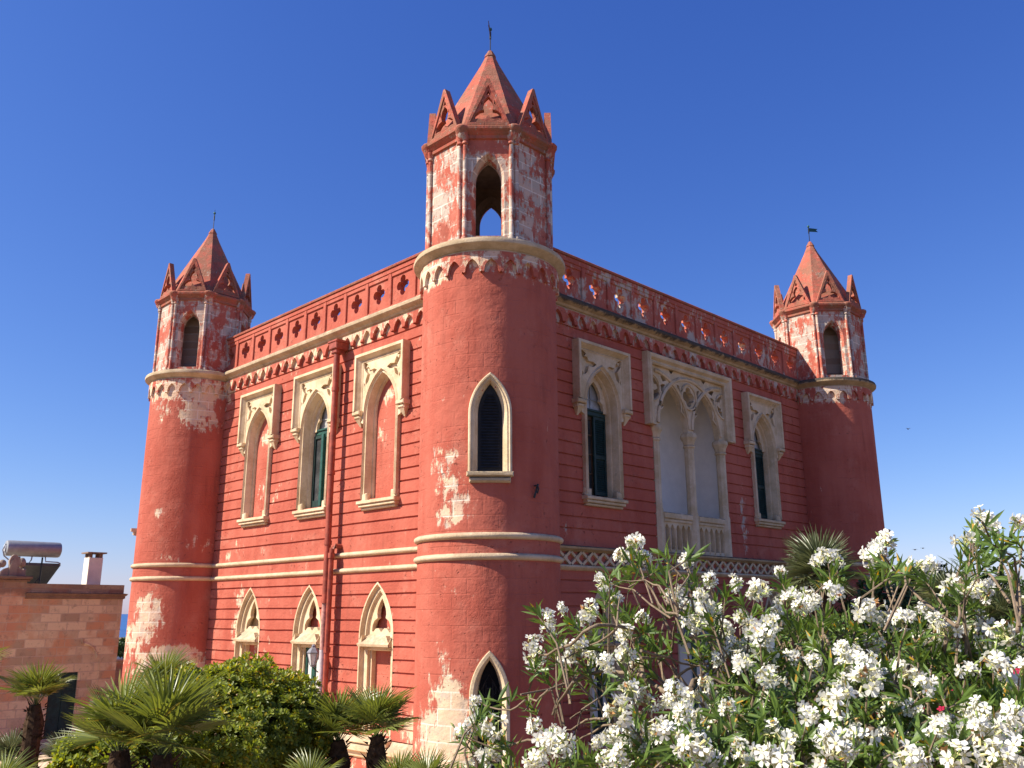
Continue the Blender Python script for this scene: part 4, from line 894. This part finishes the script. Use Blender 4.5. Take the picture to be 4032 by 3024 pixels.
def fan_palm(base, top, rad, n, frs, label, trunk_r, lo=5, hi=82, seed=0, lean=0.0):
    """rough fibrous trunk and a crown of fan fronds"""
    r = random.Random(seed); e = empty('fan_palm', base, label, 'palm', 'fan palms in the garden'); o = Vector(top) - Vector(base)
    b = MB(); n_ = 9; pts = [o * (i / n_) + Vector((r.uniform(-.02, .02), r.uniform(-.02, .02), 0)) for i in range(n_ + 1)]
    b.tube(pts, [trunk_r * (.82 + .18 * math.sin(i * .9) ** 2) for i in range(n_)] + [trunk_r * .5], 10)
    for k in range(int(o.length * 95)):                  # old leaf bases and fibre
        h = r.random(); a = r.uniform(0, 2 * PI); c_ = o * h; q = Vector((math.cos(a), math.sin(a), 0)); tt = Vector((-math.sin(a), math.cos(a), 0)); R0 = trunk_r * .8; L = r.uniform(.05, .13); w_ = r.uniform(.015, .04)
        up = r.uniform(-.2, .9); tip = c_ + q * (R0 + L * .75) + Vector((0, 0, L * up)); b.f([c_ + q * R0 - tt * w_, c_ + q * R0 + tt * w_, tip]); b.f([c_ + q * R0 + Vector((0, 0, -.03)), c_ + q * R0 - tt * w_, tip])
    b.build('trunk', FIBRE, e)
    for k in range(n):
        f = (k + .5) / n; el = R_(lo + (hi - lo) * (1 - f) ** .8 + r.uniform(-7, 7)); az = k * 2.39996 + r.uniform(-.3, .3)
        fo = bpy.data.objects.new('frond', frs[k % len(frs)]); col.objects.link(fo); fo.parent = e
        fo.location = o + Vector((0, 0, -.06 * f)); s_ = rad * r.uniform(.85, 1.08); fo.scale = (s_, s_, s_)
        fo.rotation_euler = (Matrix.Rotation(az, 3, 'Z') @ Matrix.Rotation(-el, 3, 'Y') @ Matrix.Rotation(r.uniform(-.3, .3), 3, 'X')).to_euler()
    return e
def palm_at(px, py, dist, rad, n, frs, label, tr, lo=5, hi=82, seed=0):
    p = at(px, py, dist); return fan_palm((p.x, p.y, 0), p, rad, n, frs, label, tr, lo, hi, seed)
palm_at(470, 2955, 8.8, .50, 13, FR, 'big fan palm in front of the rounded bush, left one of two brown shaggy stems', .15, 30, 84, 11)
palm_at(640, 2970, 8.5, .54, 14, FR, 'big fan palm in front of the rounded bush, right one of two brown shaggy stems', .15, 30, 84, 12)
palm_at(640, 2730, 14.5, .46, 15, FR, 'fan palm crown against the foot of the left tower', .14, 25, 84, 13)
palm_at(141, 2775, 17.0, .52, 16, FR, 'tall fan palm on a dark shaggy trunk before the dark green door', .17, 38, 82, 14)
palm_at(1330, 2915, 12.3, .53, 15, FR, 'left of two fan palms in front of the facade by the round tower', .17, 32, 82, 15)
palm_at(1482, 2895, 12.0, .50, 15, FR, 'right of two fan palms in front of the facade by the round tower', .14, 30, 82, 16)
palm_at(3228, 2262, 12.0, .50, 34, FRB, 'dense grey green fan palm rising behind the oleander flowers', .15, -18, 85, 17)
palm_at(3745, 2375, 12.5, .44, 22, FRB, 'grey green fan palm right of the far right tower', .14, -15, 82, 18)
palm_at(3930, 2440, 11.0, .42, 20, FRB, 'fan palm deep in shade behind the oleander at the right edge', .14, -15, 80, 19)
palm_at(-150, 2670, 15.0, .50, 14, FR, 'fan palm mostly beyond the left edge, leaf tips only', .14, 0, 80, 20)
palm_at(-10, 3150, 11.0, .36, 11, FR, 'small bright fan palm in the bottom left corner', .10, 15, 80, 21)
palm_at(250, 2995, 22.0, .55, 12, FRB, 'small dark fan palm in the shade beside the green door step', .12, 10, 80, 22)
palm_at(40, 2985, 21.0, .55, 12, FRB, 'small dark fan palm in the shade at the foot of the ochre wall', .12, 10, 80, 23)
palm_at(1570, 3125, 9.5, .34, 9, FR, 'young fan palm at the bottom edge under the two facade palms', .08, 30, 85, 24)
palm_at(1685, 3125, 9.0, .34, 8, FR, 'young fan palm at the bottom edge at the foot of the round tower', .08, 35, 85, 25)
palm_at(1215, 3140, 9.5, .32, 9, FR, 'young fan palm at the bottom edge below the rounded bush', .08, 30, 85, 26)

def leaf_kite(b, p, d, nrm, L, W, curl=.15):
    d = d.normalized(); s = d.cross(nrm).normalized(); n2 = s.cross(d)
    m1 = p + d * L * .42 + n2 * L * curl * .5; m2 = p + d * L * .78 + n2 * L * curl * .4; tip = p + d * L - n2 * L * curl * .3
    b.f([p, m1 + s * W * .36, m2 + s * W * .5, tip, m2 - s * W * .5, m1 - s * W * .36])

def rosette(b, p, axis, r, L, W, n):
    axis = axis.normalized(); a = axis.orthogonal().normalized(); c_ = axis.cross(a); ph = r.uniform(0, 6.28)
    for k in range(n):
        t_ = ph + k * 2.4; el = .25 + .95 * k / n; d = (a * math.cos(t_) + c_ * math.sin(t_)) * math.cos(el) + axis * math.sin(el)
        leaf_kite(b, p, d, axis, L * r.uniform(.75, 1.1), W * r.uniform(.8, 1.1), r.uniform(-.1, .25))

def noisy_shell(r, c_, rad, amp=.40, fr=1.9):
    u = Vector((r.gauss(0, 1), r.gauss(0, 1), r.gauss(0, 1))).normalized(); k = 1 + amp * mnoise.noise(Vector((u.x, u.y, u.z)) * fr + c_)
    return u, k

def bush(name, root, blobs, label, cat, m, L, W, nl, dens, stems, seed, group=None):
    r = random.Random(seed); e = empty(name, root, label, cat, group); ro = Vector(root); b = MB()
    for c_, rad in blobs:
        c_ = Vector(c_); area = rad[0] * rad[2] * 12
        for k in range(int(area * dens)):
            u, q = noisy_shell(r, c_, rad); depth = r.choice((1.07, 1, 1, 1, 1, .92, .82, .68)); p = Vector((u.x * rad[0], u.y * rad[1], u.z * rad[2])) * q * depth + c_
            if p.z < .1: continue
            rosette(b, p - ro, Vector((u.x, u.y, u.z + .55)) + Vector((r.gauss(0, .3), r.gauss(0, .3), r.gauss(0, .2))), r, L, W, nl)
    b.build('foliage', m, e, merge=False)
    b = MB()
    for k in range(stems):
        c_, rad = blobs[k % len(blobs)]; c_ = Vector(c_); x = Vector((r.uniform(-.25, .25), r.uniform(-.25, .25), 0)); tgt = c_ + Vector((r.uniform(-.6, .6) * rad[0], r.uniform(-.6, .6) * rad[1], r.uniform(-.1, .5) * rad[2])) - ro
        mid = x.lerp(tgt, .5) + Vector((r.uniform(-.12, .12), r.uniform(-.12, .12), 0)); b.tube([x, mid, tgt], [.045, .03, .012], 6)
    b.build('stem', BARK, e, smooth=60)
    return e
D = 12.8
def bl(px, py, d, rx, rz, ry=None): p = at(px, py, d); return ((p.x, p.y, p.z), (rx, ry or rx, rz))
p0 = at(900, 2950, D)
bush('pittosporum_bush', (p0.x, p0.y, 0), [bl(940, 2828, D, .85, .70), bl(1120, 2858, D - .2, .60, .62), bl(760, 2850, D, .65, .55), bl(1190, 2900, D - .2, .42, .42), bl(900, 2930, D - .3, .95, .45), bl(1060, 2718, D + .2, .38, .25), bl(800, 2718, D + .1, .45, .28)],
     'dense rounded evergreen bush with glossy rosettes and yellowing tips before the facade', 'bush', PITT, .088, .034, 10, 190, 12, 31)
D2 = 11.5; p0 = at(420, 3000, D2)
bush('pittosporum_bush', (p0.x, p0.y, 0), [bl(430, 2965, D2, .42, .36), bl(380, 3010, D2, .40, .30), bl(560, 2960, D2, .55, .50), bl(320, 3020, D2, .18, .22)],
     'lower glossy evergreen bush under the two big shaggy palms', 'bush', PITT, .088, .034, 10, 190, 6, 32)

def tree(px, py, d, rad, h, label, seed, m=DKLEAF, L=.16, W=.05, dens=70):
    p = at(px, py, d); r = random.Random(seed); blobs = []
    for k in range(7): blobs.append(((p.x + r.uniform(-.7, .7) * rad, p.y + r.uniform(-.7, .7) * rad, p.z - r.uniform(.35, 1.3) * h), (rad * r.uniform(.4, .65), rad * r.uniform(.4, .65), h * r.uniform(.32, .5))))
    e = empty('tree', (p.x, p.y, 0), label, 'tree', 'trees beyond the right tower'); ro = Vector((p.x, p.y, 0)); b = MB()
    for c_, rd in blobs:
        c_ = Vector(c_)
        for k in range(int(rd[0] * rd[2] * 12 * dens)):
            u, q = noisy_shell(r, c_, rd, .45, 2.2); o = Vector((u.x * rd[0], u.y * rd[1], u.z * rd[2])) * q * r.choice((1, 1, .9, .75)) + c_ - ro
            rosette(b, o, Vector((u.x, u.y, u.z + .4)), r, L, W, 7)
    b.build('crown', m, e, merge=False)
    b = MB(); b.tube([(0, 0, 0), (.06, .03, p.z * .5), (0, 0, p.z - .5 * h)], [.16, .12, .05], 8)
    for c_, rd in blobs: b.tube([(.04, .02, p.z * .45), Vector(c_) - ro], [.07, .02], 6)
    b.build('trunk', BARK, e, smooth=60)
tree(3600, 2275, 21, 1.5, 1.6, 'dark green tree right beside the far right tower', 41)
tree(3790, 2330, 24, 1.9, 1.5, 'dark green tree behind the grey green palm', 42)
tree(3950, 2290, 23, 1.6, 1.5, 'loose reddish tipped tree near the right edge', 43)
tree(4060, 2330, 20, 1.6, 1.5, 'dark tree cut by the right edge of the view', 44)
tree(502, 2512, 70, .9, .8, 'tiny green treetop in the gap by the sea', 45, L=.3, W=.1, dens=20)

# ------------------------------------------------------------------ oleanders
def z7(x, y): return (1800 + x / 1.796, 2100 + y / 1.796)
def z8(x, y): return (2900 + x / 1.545, 1950 + y / 1.545)
C7 = [(1265, 60), (1165, 165), (1320, 170), (1010, 310), (1035, 365), (1120, 460), (740, 540), (640, 610), (650, 690), (950, 545), (905, 600), (540, 790), (560, 890), (840, 820), (740, 920), (950, 870), (1060, 910), (1200, 700), (1200, 860), (1310, 600), (1280, 930), (1545, 440), (1620, 205), (1780, 340), (1970, 355), (2115, 415), (1720, 440), (1640, 520), (1680, 640), (1760, 540), (1850, 600), (2000, 600), (2080, 670), (1890, 680), (2140, 720), (130, 1200), (30, 1430), (250, 1370), (120, 1330), (200, 1580), (290, 1520), (90, 1640), (540, 1370), (690, 1420), (640, 1500), (760, 1490), (560, 1600), (1230, 1110), (1330, 1190), (1145, 1265), (1000, 1470), (1100, 1440), (1200, 1420), (1280, 1380), (1280, 1500), (1150, 1570), (1050, 1590), (1410, 1400), (1490, 1400), (1380, 1490), (1530, 1110), (1490, 1190), (1620, 1170), (1590, 1265), (1690, 1340), (1720, 1430), (1760, 1065), (1620, 1510), (1710, 1560), (1830, 1590), (1820, 1180), (1910, 1230), (1990, 1340), (1860, 1340), (2055, 1425), (2000, 1500), (2015, 1600), (1830, 900), (1935, 850), (2010, 910), (1980, 800), (2065, 790), (2100, 960)]
C8 = [(270, 460), (550, 370), (605, 390), (505, 400), (840, 340), (900, 285), (870, 355), (815, 385), (1095, 430), (1160, 430), (1490, 130), (1455, 200), (1540, 175), (1395, 290), (1445, 260), (1735, 170), (150, 580), (130, 660), (330, 600), (420, 625), (380, 685), (300, 640), (470, 650), (600, 600), (10, 530), (60, 820), (120, 790), (200, 780), (250, 740), (20, 960), (60, 1020), (130, 1030), (180, 920), (200, 1110), (470, 1000), (470, 1085), (560, 930), (640, 940), (770, 700), (840, 705), (905, 760), (800, 900), (730, 890), (700, 980), (820, 915), (990, 760), (1050, 740), (1130, 690), (1200, 740), (1235, 830), (1300, 820), (1365, 800), (1480, 790), (1555, 820), (1620, 850), (1700, 850), (1540, 930), (1495, 1000), (1560, 1015), (1645, 940), (1715, 955), (1360, 940), (1240, 950), (1120, 870), (1280, 560), (1345, 560), (1435, 570), (1520, 580), (1735, 640), (640, 1030), (800, 1130), (900, 1100), (965, 1140), (1000, 1060), (1085, 1100), (1155, 1160), (1195, 1210), (540, 1220), (615, 1250), (660, 1160), (945, 1310), (1015, 1330), (1065, 1300), (380, 1300), (440, 1335), (300, 1350), (345, 1430), (395, 1470), (70, 1460), (30, 1540), (110, 1565), (45, 1625), (190, 1480), (175, 1590), (290, 1530), (285, 1615), (400, 1605), (930, 1480), (985, 1520), (960, 1590), (1080, 1535), (1035, 1620), (1125, 1610), (1220, 1520), (1275, 1565), (1345, 1575), (1150, 1645), (1310, 1395), (1240, 1395), (1420, 1330), (1485, 1310), (1480, 1415), (1535, 1455), (1485, 1505), (1600, 1600), (1685, 1580), (1690, 1340), (1745, 1390), (1650, 1425), (1610, 1225), (1655, 1130), (1400, 1065), (1580, 1335), (1725, 1050), (1560, 1525), (1425, 1455)]
r = random.Random(5)
def depth(px, py): return max(2.8, 2.95 + (3024 - py) / 1000 * 1.25 + max(0, 2600 - px) / 800 * .7 + r.uniform(-.25, .35))
B7 = [([(1480, 1130), (1320, 1010), (1290, 830), (1272, 700), (1230, 665), (1130, 655), (990, 648), (890, 700), (800, 790), (640, 860), (580, 880)], .0085), ([(1320, 1010), (1150, 985), (960, 990), (820, 1050), (650, 1105), (450, 1140)], .0075), ([(650, 1105), (590, 1155), (520, 1170), (480, 1260)], .005), ([(820, 1050), (720, 1190), (690, 1330)], .0045),
      ([(1300, 1270), (1230, 1235), (1050, 1235), (900, 1250), (800, 1310)], .0055), ([(1100, 1255), (980, 1310), (850, 1360), (760, 1390)], .005), ([(1200, 1340), (1130, 1350), (960, 1410), (820, 1490)], .0055), ([(1570, 1250), (1560, 1090), (1550, 950), (1510, 850), (1530, 700), (1560, 560), (1545, 470), (1560, 290)], .006), ([(1560, 560), (1640, 460), (1720, 470)], .004),
      ([(1650, 1100), (1670, 1040), (1800, 1030), (1930, 1070), (2060, 1160)], .0085), ([(1650, 1100), (1740, 990), (1840, 890)], .009), ([(1560, 580), (1480, 560), (1380, 400), (1370, 340), (1330, 230)], .0045), ([(1500, 500), (1430, 370), (1330, 330), (1130, 330)], .004), ([(1510, 600), (1250, 400), (1050, 340)], .004), ([(1130, 670), (1000, 770), (880, 820)], .0045), ([(1300, 880), (1450, 890), (1520, 960), (1560, 1050)], .005), ([(1300, 830), (1500, 880), (1700, 940), (1840, 900)], .005), ([(1570, 400), (1640, 300), (1640, 215)], .0035), ([(1560, 1010), (1680, 940), (1800, 930)], .005), ([(1700, 780), (1740, 900), (1760, 930)], .005), ([(1130, 660), (1150, 450)], .004),
      ([(480, 1180), (380, 1250), (200, 1220), (130, 1200)], .004), ([(760, 1490), (500, 1460), (300, 1540), (60, 1440)], .005)]
B8 = [([(1340, 800), (1200, 690), (1080, 590), (990, 500), (940, 430), (880, 360)], .006), ([(1345, 790), (1355, 670), (1420, 590), (1480, 520)], .005), ([(1710, 830), (1705, 650), (1690, 500), (1600, 350), (1530, 240), (1490, 160)], .006), ([(1660, 650), (1560, 500), (1500, 430), (1440, 290)], .005), ([(1090, 1370), (1180, 1330), (1250, 1280), (1290, 1150), (1290, 1000), (1270, 900)], .008), ([(1250, 1280), (1430, 1250), (1600, 1200)], .006), ([(1180, 1330), (1300, 1330), (1430, 1290), (1580, 1240)], .005), ([(690, 1380), (860, 1400), (960, 1340), (1100, 1360)], .006), ([(0, 1170), (130, 1255), (290, 1295), (390, 1200), (440, 1080)], .007), ([(880, 1720), (840, 1500), (850, 1420)], .014), ([(560, 900), (660, 1040), (760, 1130)], .006), ([(560, 900), (470, 760), (420, 650)], .005), ([(1720, 830), (1715, 500), (1740, 250)], .004)]

def flower_mesh(seed):
    """one truss: open five-petalled flowers, buds and a few wilted ones"""
    q = random.Random(seed); b = MB(); nf = q.randint(10, 16); Rc = .032
    for k in range(nf):
        u = Vector((q.gauss(0, 1), q.gauss(0, 1), q.gauss(.35, .8))).normalized(); c_ = u * Rc * q.uniform(.55, 1.35); ax = (u + Vector((q.gauss(0, .3), q.gauss(0, .3), q.gauss(0, .3)))).normalized(); a = ax.orthogonal().normalized(); e2 = ax.cross(a); rad = q.uniform(.018, .0225); ph = q.uniform(0, 6.28); cup = q.uniform(.1, .55)
        b.mi = 0
        for j in range(5):
            t_ = ph + j * 2 * PI / 5; d = a * math.cos(t_) + e2 * math.sin(t_); s = ax.cross(d); n2 = ax
            P = lambda x, y, h: c_ + d * x * rad + s * y * rad + n2 * h * rad
            b.f([P(.08, -.06, 0), P(.5, -.24, cup * .45), P(.85, -.30, cup * .8), P(1.0, -.02, cup * .85), P(.95, .34, cup * .95), P(.5, .27, cup * .55), P(.08, .06, 0)])
        b.mi = 2; b.tube([c_ - ax * .018, c_ + ax * .003], [.0025, .0045], 5)
        b.mi = 1; b.tube([Vector((0, 0, -.03)), c_ - ax * .016], .0014, 3, False)
    for k in range(q.randint(2, 5)):
        u = Vector((q.gauss(0, 1), q.gauss(0, 1), q.gauss(.5, .7))).normalized(); c_ = u * Rc * q.uniform(.5, 1.2); b.mi = 1; b.tube([c_, c_ + u * .012, c_ + u * .024], [.002, .0045, .001], 5); b.tube([Vector((0, 0, -.03)), c_], .0014, 3, False)
    for k in range(q.randint(0, 3)):
        u = Vector((q.gauss(0, 1), q.gauss(0, 1), q.gauss(0, .6))).normalized(); c_ = u * Rc * q.uniform(.6, 1.1); b.mi = 3
        for j in range(4): d = Vector((q.gauss(0, 1), q.gauss(0, 1), q.gauss(-.4, 1))).normalized(); s = d.orthogonal() * .005; b.f([c_ - s, c_ + s, c_ + d * .016])
    o = b.build('flower_cluster', [PETAL, BUD, THROAT, WILT], merge=False); me = o.data; bpy.data.objects.remove(o); return me
FM = [flower_mesh(100 + k) for k in range(9)]

def whorl(b, p, axis, q, n=13, L=.092, W=.0165, drop=0.0):
    axis = axis.normalized(); a = axis.orthogonal().normalized(); c_ = axis.cross(a); ph = q.uniform(0, 6.28)
    for k in range(n):
        t_ = ph + (k % 3) * 2 * PI / 3 + (k // 3) * .55 + q.uniform(-.2, .2); el = q.uniform(.35, 1.0) - drop
        d = ((a * math.cos(t_) + c_ * math.sin(t_)) * math.cos(el) + axis * math.sin(el)).normalized(); nn = (axis * math.cos(el) - (a * math.cos(t_) + c_ * math.sin(t_)) * math.sin(el)).normalized(); s = d.cross(nn)
        o = p - axis * (.018 * (k // 3)); l = L * q.uniform(.65, 1.12); w2 = W * q.uniform(.8, 1.1); bend = q.uniform(.02, .16); tw = q.uniform(-.4, .4); s = (s * math.cos(tw) + nn * math.sin(tw)); n3 = s.cross(d)
        st = [(0, .12, 0), (.30, .85, -.015), (.62, .9, -.05), (1.0, 0.02, -.16)]
        for (x0, w0, h0), (x1, w1, h1) in zip(st, st[1:]):
            A0, A1 = o + d * x0 * l + nn * h0 * bend * 6 * l * .4, o + d * x1 * l + nn * h1 * bend * 6 * l * .4; f0, f1 = s * w0 * w2 * .5, s * w1 * w2 * .5; k0, k1 = n3 * w0 * w2 * .14, n3 * w1 * w2 * .14
            b.f([A0 - f0 + k0, A0, A1, A1 - f1 + k1]); b.f([A0, A0 + f0 + k0, A1 + f1 + k1, A1])

def oleander(root, label, clusters, branches, fill, seed, extra=()):
    q = random.Random(seed); e = empty('oleander_bush', root, label, 'oleander bush', 'oleanders in the foreground'); ro = Vector(root); lv = MB(); br = MB(); placed = []
    ctr = at(3100, 3300, 3.6)
    for px, py in clusters:
        dd = depth(px, py); p = at(px, py, dd); placed.append((px, py, dd))
        ax = (p - ctr).normalized() + Vector((q.gauss(0, .25), q.gauss(0, .25), .55 + q.gauss(0, .2))); ax.normalize()
        fo = bpy.data.objects.new('flower_cluster', q.choice(FM)); col.objects.link(fo); fo.parent = e; fo.location = p - ro; k = q.choice((.7, .85, .95, 1.05, 1.2)); fo.scale = (k, k, k)
        fo.rotation_euler = (ax.to_track_quat('Z', 'Y') @ Matrix.Rotation(q.uniform(0, 6.28), 3, 'Z').to_quaternion()).to_euler()
        base = p - ax * .07; whorl(lv, base - ro - ax * .02, ax, q, q.randint(9, 14)); dn = base - ax * .16 + Vector((q.gauss(0, .04), q.gauss(0, .04), -.08)); br.tube([p - ax * .03 - ro, base - ax * .05 - ro, dn - ro], [.0025, .004, .005], 5)
        if q.random() < .35: whorl(lv, dn - ro, ax, q, 6, .085, .016, .2)
    for px, py, dd in fill:
        p = at(px, py, dd); ax = Vector((q.gauss(0, .5), q.gauss(0, .5), q.uniform(.2, 1))); whorl(lv, p - ro, ax, q, q.randint(9, 13)); ax.normalize(); br.tube([p - ro, p - ax * .15 - ro, p - ax * .22 + Vector((q.gauss(0, .06), q.gauss(0, .06), -.14)) - ro], [.003, .0045, .006], 5)
    for pts, rr in branches:
        n = len(pts); d0 = q.uniform(3.35, 3.6); P = [at(x, y, d0 + .25 * math.sin(i * .7) + .03 * i) - ro for i, (x, y) in enumerate(pts)]
        Q = [P[0]]
        for a, c_ in zip(P, P[1:]): Q += [a.lerp(c_, .5) + Vector((q.gauss(0, .006), q.gauss(0, .006), q.gauss(0, .006))), c_]
        br.tube(Q, [rr * 1.15 * (1 - .55 * i / (len(Q) - 1)) for i in range(len(Q))], 7)
        for i in range(2, len(Q) - 1):
            if q.random() < .2: whorl(lv, Q[i] + Vector((0, 0, .03)), Vector((q.gauss(0, .6), q.gauss(0, .6), q.uniform(.2, 1))), q, q.randint(4, 8), .085)
    for k in range(9):                            # stems down to the ground
        tgt = at(q.uniform(*extra), q.uniform(2850, 3050), q.uniform(3.0, 3.9)) - ro; b0 = Vector((q.uniform(-.2, .2), q.uniform(-.2, .2), 0)); br.tube([b0, b0.lerp(tgt, .5) + Vector((q.uniform(-.1, .1), q.uniform(-.1, .1), 0)), tgt], [.022, .016, .010], 6)
    lv.build('foliage', OLEA, e, merge=False); br.build('branch', BARK, e, smooth=60)
    return e
LINE = [(1780, 3020), (2000, 3000), (2300, 2960), (2440, 2900), (2600, 2840), (2720, 2790), (2850, 2640), (2960, 2510), (3080, 2420), (3300, 2410), (3420, 2480), (3600, 2520), (3800, 2500), (4060, 2480)]
def topline(x):
    for (a, b_), (c_, d) in zip(LINE, LINE[1:]):
        if a <= x <= c_: return b_ + (d - b_) * (x - a) / (c_ - a)
    return 3000
fillL, fillR = [], []; q = random.Random(9)
while len(fillL) + len(fillR) < 620:
    x = q.uniform(1800, 4080); y = q.uniform(2340, 3080)
    if y > topline(x) + 25 and not (x < 2680 and q.random() < .45):
        dd = max(2.9, 3.0 + (3024 - y) / 1000 * 1.25 + max(0, 2600 - x) / 800 * .6 + q.uniform(-.1, 1.4)); (fillL if x < 2990 else fillR).append((x, y, dd))
for x, y in [z7(*p) for p in ((560, 560), (780, 640), (860, 690), (700, 850), (1080, 300), (1230, 220), (1430, 260), (1460, 160), (1660, 170), (1480, 330), (1900, 430), (1200, 600), (1330, 700), (950, 780), (1100, 1100), (1350, 960), (520, 1200), (210, 1250), (160, 1300), (60, 1480), (1760, 640), (1480, 560), (1600, 740), (1400, 820), (560, 960))]: fillL.append((x, y, 3.7 + q.uniform(-.2, .3)))
for x, y in [z8(*p) for p in ((560, 480), (620, 470), (900, 430), (960, 480), (1020, 470), (1150, 520), (1500, 320), (1560, 300), (1600, 380), (1400, 480), (1500, 440), (1700, 280), (1740, 380), (1330, 640), (1440, 700), (280, 540), (800, 720))]: fillR.append((x, y, 3.7 + q.uniform(-.2, .3)))
c7 = [z7(*p) for p in C7]; c8 = [z8(*p) for p in C8]; allc = c7 + [p for p in c8 if p[0] > 2985]
left = [p for p in allc if p[0] < 2990]; right = [p for p in allc if p[0] >= 2990]
while len(right) < 140:                        # further trusses deeper in the mass
    x = q.uniform(3000, 3425) if len(right) < 139 else q.uniform(3440, 4040); y = q.uniform(2380, 3040)
    if y > topline(x) + 60: right.append((x, y))
mid = [p for p in right if p[0] < 3430]; right = [p for p in right if p[0] >= 3430]
p0 = at(2650, 3000, 3.9); oleander((p0.x, p0.y, 0), 'white oleander spreading bare arching branches left in front of the round tower', left, [([z7(*p) for p in a], k) for a, k in B7], fillL, 51, (2300, 2950))
b8 = [([z8(*p) for p in a], k) for a, k in B8]
p0 = at(3220, 3000, 3.6); oleander((p0.x, p0.y, 0), 'white oleander heaped with flowers below the dense grey green palm', mid, [x for x in b8 if x[0][0][0] < 3380], [f for f in fillR if f[0] < 3430], 52, (3000, 3450))
p0 = at(3760, 3000, 3.5); oleander((p0.x, p0.y, 0), 'white oleander at the right edge with tall sprigs against the sky', right, [x for x in b8 if x[0][0][0] >= 3380], [f for f in fillR if f[0] >= 3430], 53, (3450, 4000))
# a few red flowers deep in the shade
p0 = at(3750, 2900, 5.0); e = empty('red_flower_bush', (p0.x, p0.y, 0), 'sparse red flowers glimpsed low among the white oleanders', 'bush'); lv = MB(); fl = MB(); q = random.Random(3)
for x, y in [z8(*p) for p in ((1255, 1325), (1340, 1215), (1075, 1380), (1105, 1300), (975, 1420), (860, 1330), (1150, 1520), (1725, 1070), (460, 1450), (380, 1590))]:
    p = at(x, y, 3.3 + q.uniform(-.1, .4)) - Vector((p0.x, p0.y, 0)); whorl(lv, p - Vector((0, 0, .06)), Vector((q.gauss(0, .5), q.gauss(0, .5), 1)), q, 5, .09); lv.tube([p - Vector((0, 0, .06)), p - Vector((q.uniform(-.1, .1), q.uniform(-.1, .1), .6))], .004, 4)
    for k in range(4):
        u = Vector((q.gauss(0, 1), q.gauss(0, 1), q.gauss(0, 1))).normalized(); a = u.orthogonal().normalized(); s = u.cross(a); c_ = p + u * .018
        for j in range(5): t_ = j * 1.2566; d = a * math.cos(t_) + s * math.sin(t_); g_ = u.cross(d); fl.f([c_, c_ + d * .009 + g_ * .005, c_ + d * .014, c_ + d * .009 - g_ * .005])
lv.build('foliage', OLEA, e, merge=False); fl.build('blossom', REDFL, e, merge=False)

# ------------------------------------------------------------------ birds
for k, (px, py, d, a) in enumerate(((3505, 2125, 60, .5), (3603, 2165, 70, .1), (3634, 2159, 75, 0), (3708, 2213, 85, .05), (3576, 1690, 80, .3))):
    p = at(px, py, d); b = MB(); s = .22; v = Vector((-FW.x, -FW.y, 0)).normalized(); u = Vector((-v.y, v.x, 0)); b.mp = lambda x, y, z, u=u, v=v: tuple(u * x + v * y + Vector((0, 0, z)))
    for sg in (-1, 1): b.f([(0, -.06, 0), (sg * s * .5, -.1, s * a + .04), (sg * s, 0, s * a * .6), (sg * s * .5, .05, s * a + .03), (0, .06, 0)])
    b.tube([(.0, -.16, 0), (0, -.05, .01), (0, .08, .01), (0, .16, 0)], [.008, .04, .04, .01], 6)
    o = b.build('bird', IRON, loc=p, merge=False); tag(o, ['tiny dark bird with raised wings just right of the far tower', 'tiny dark bird, lower left one of a close pair over the treetops', 'tiny dark bird flying flat, upper right one of a close pair', 'faint tiny bird lowest and nearest the tall flower sprigs', 'lone tiny bird high in the open sky right of the tower'][k], 'bird', 'birds over the garden')
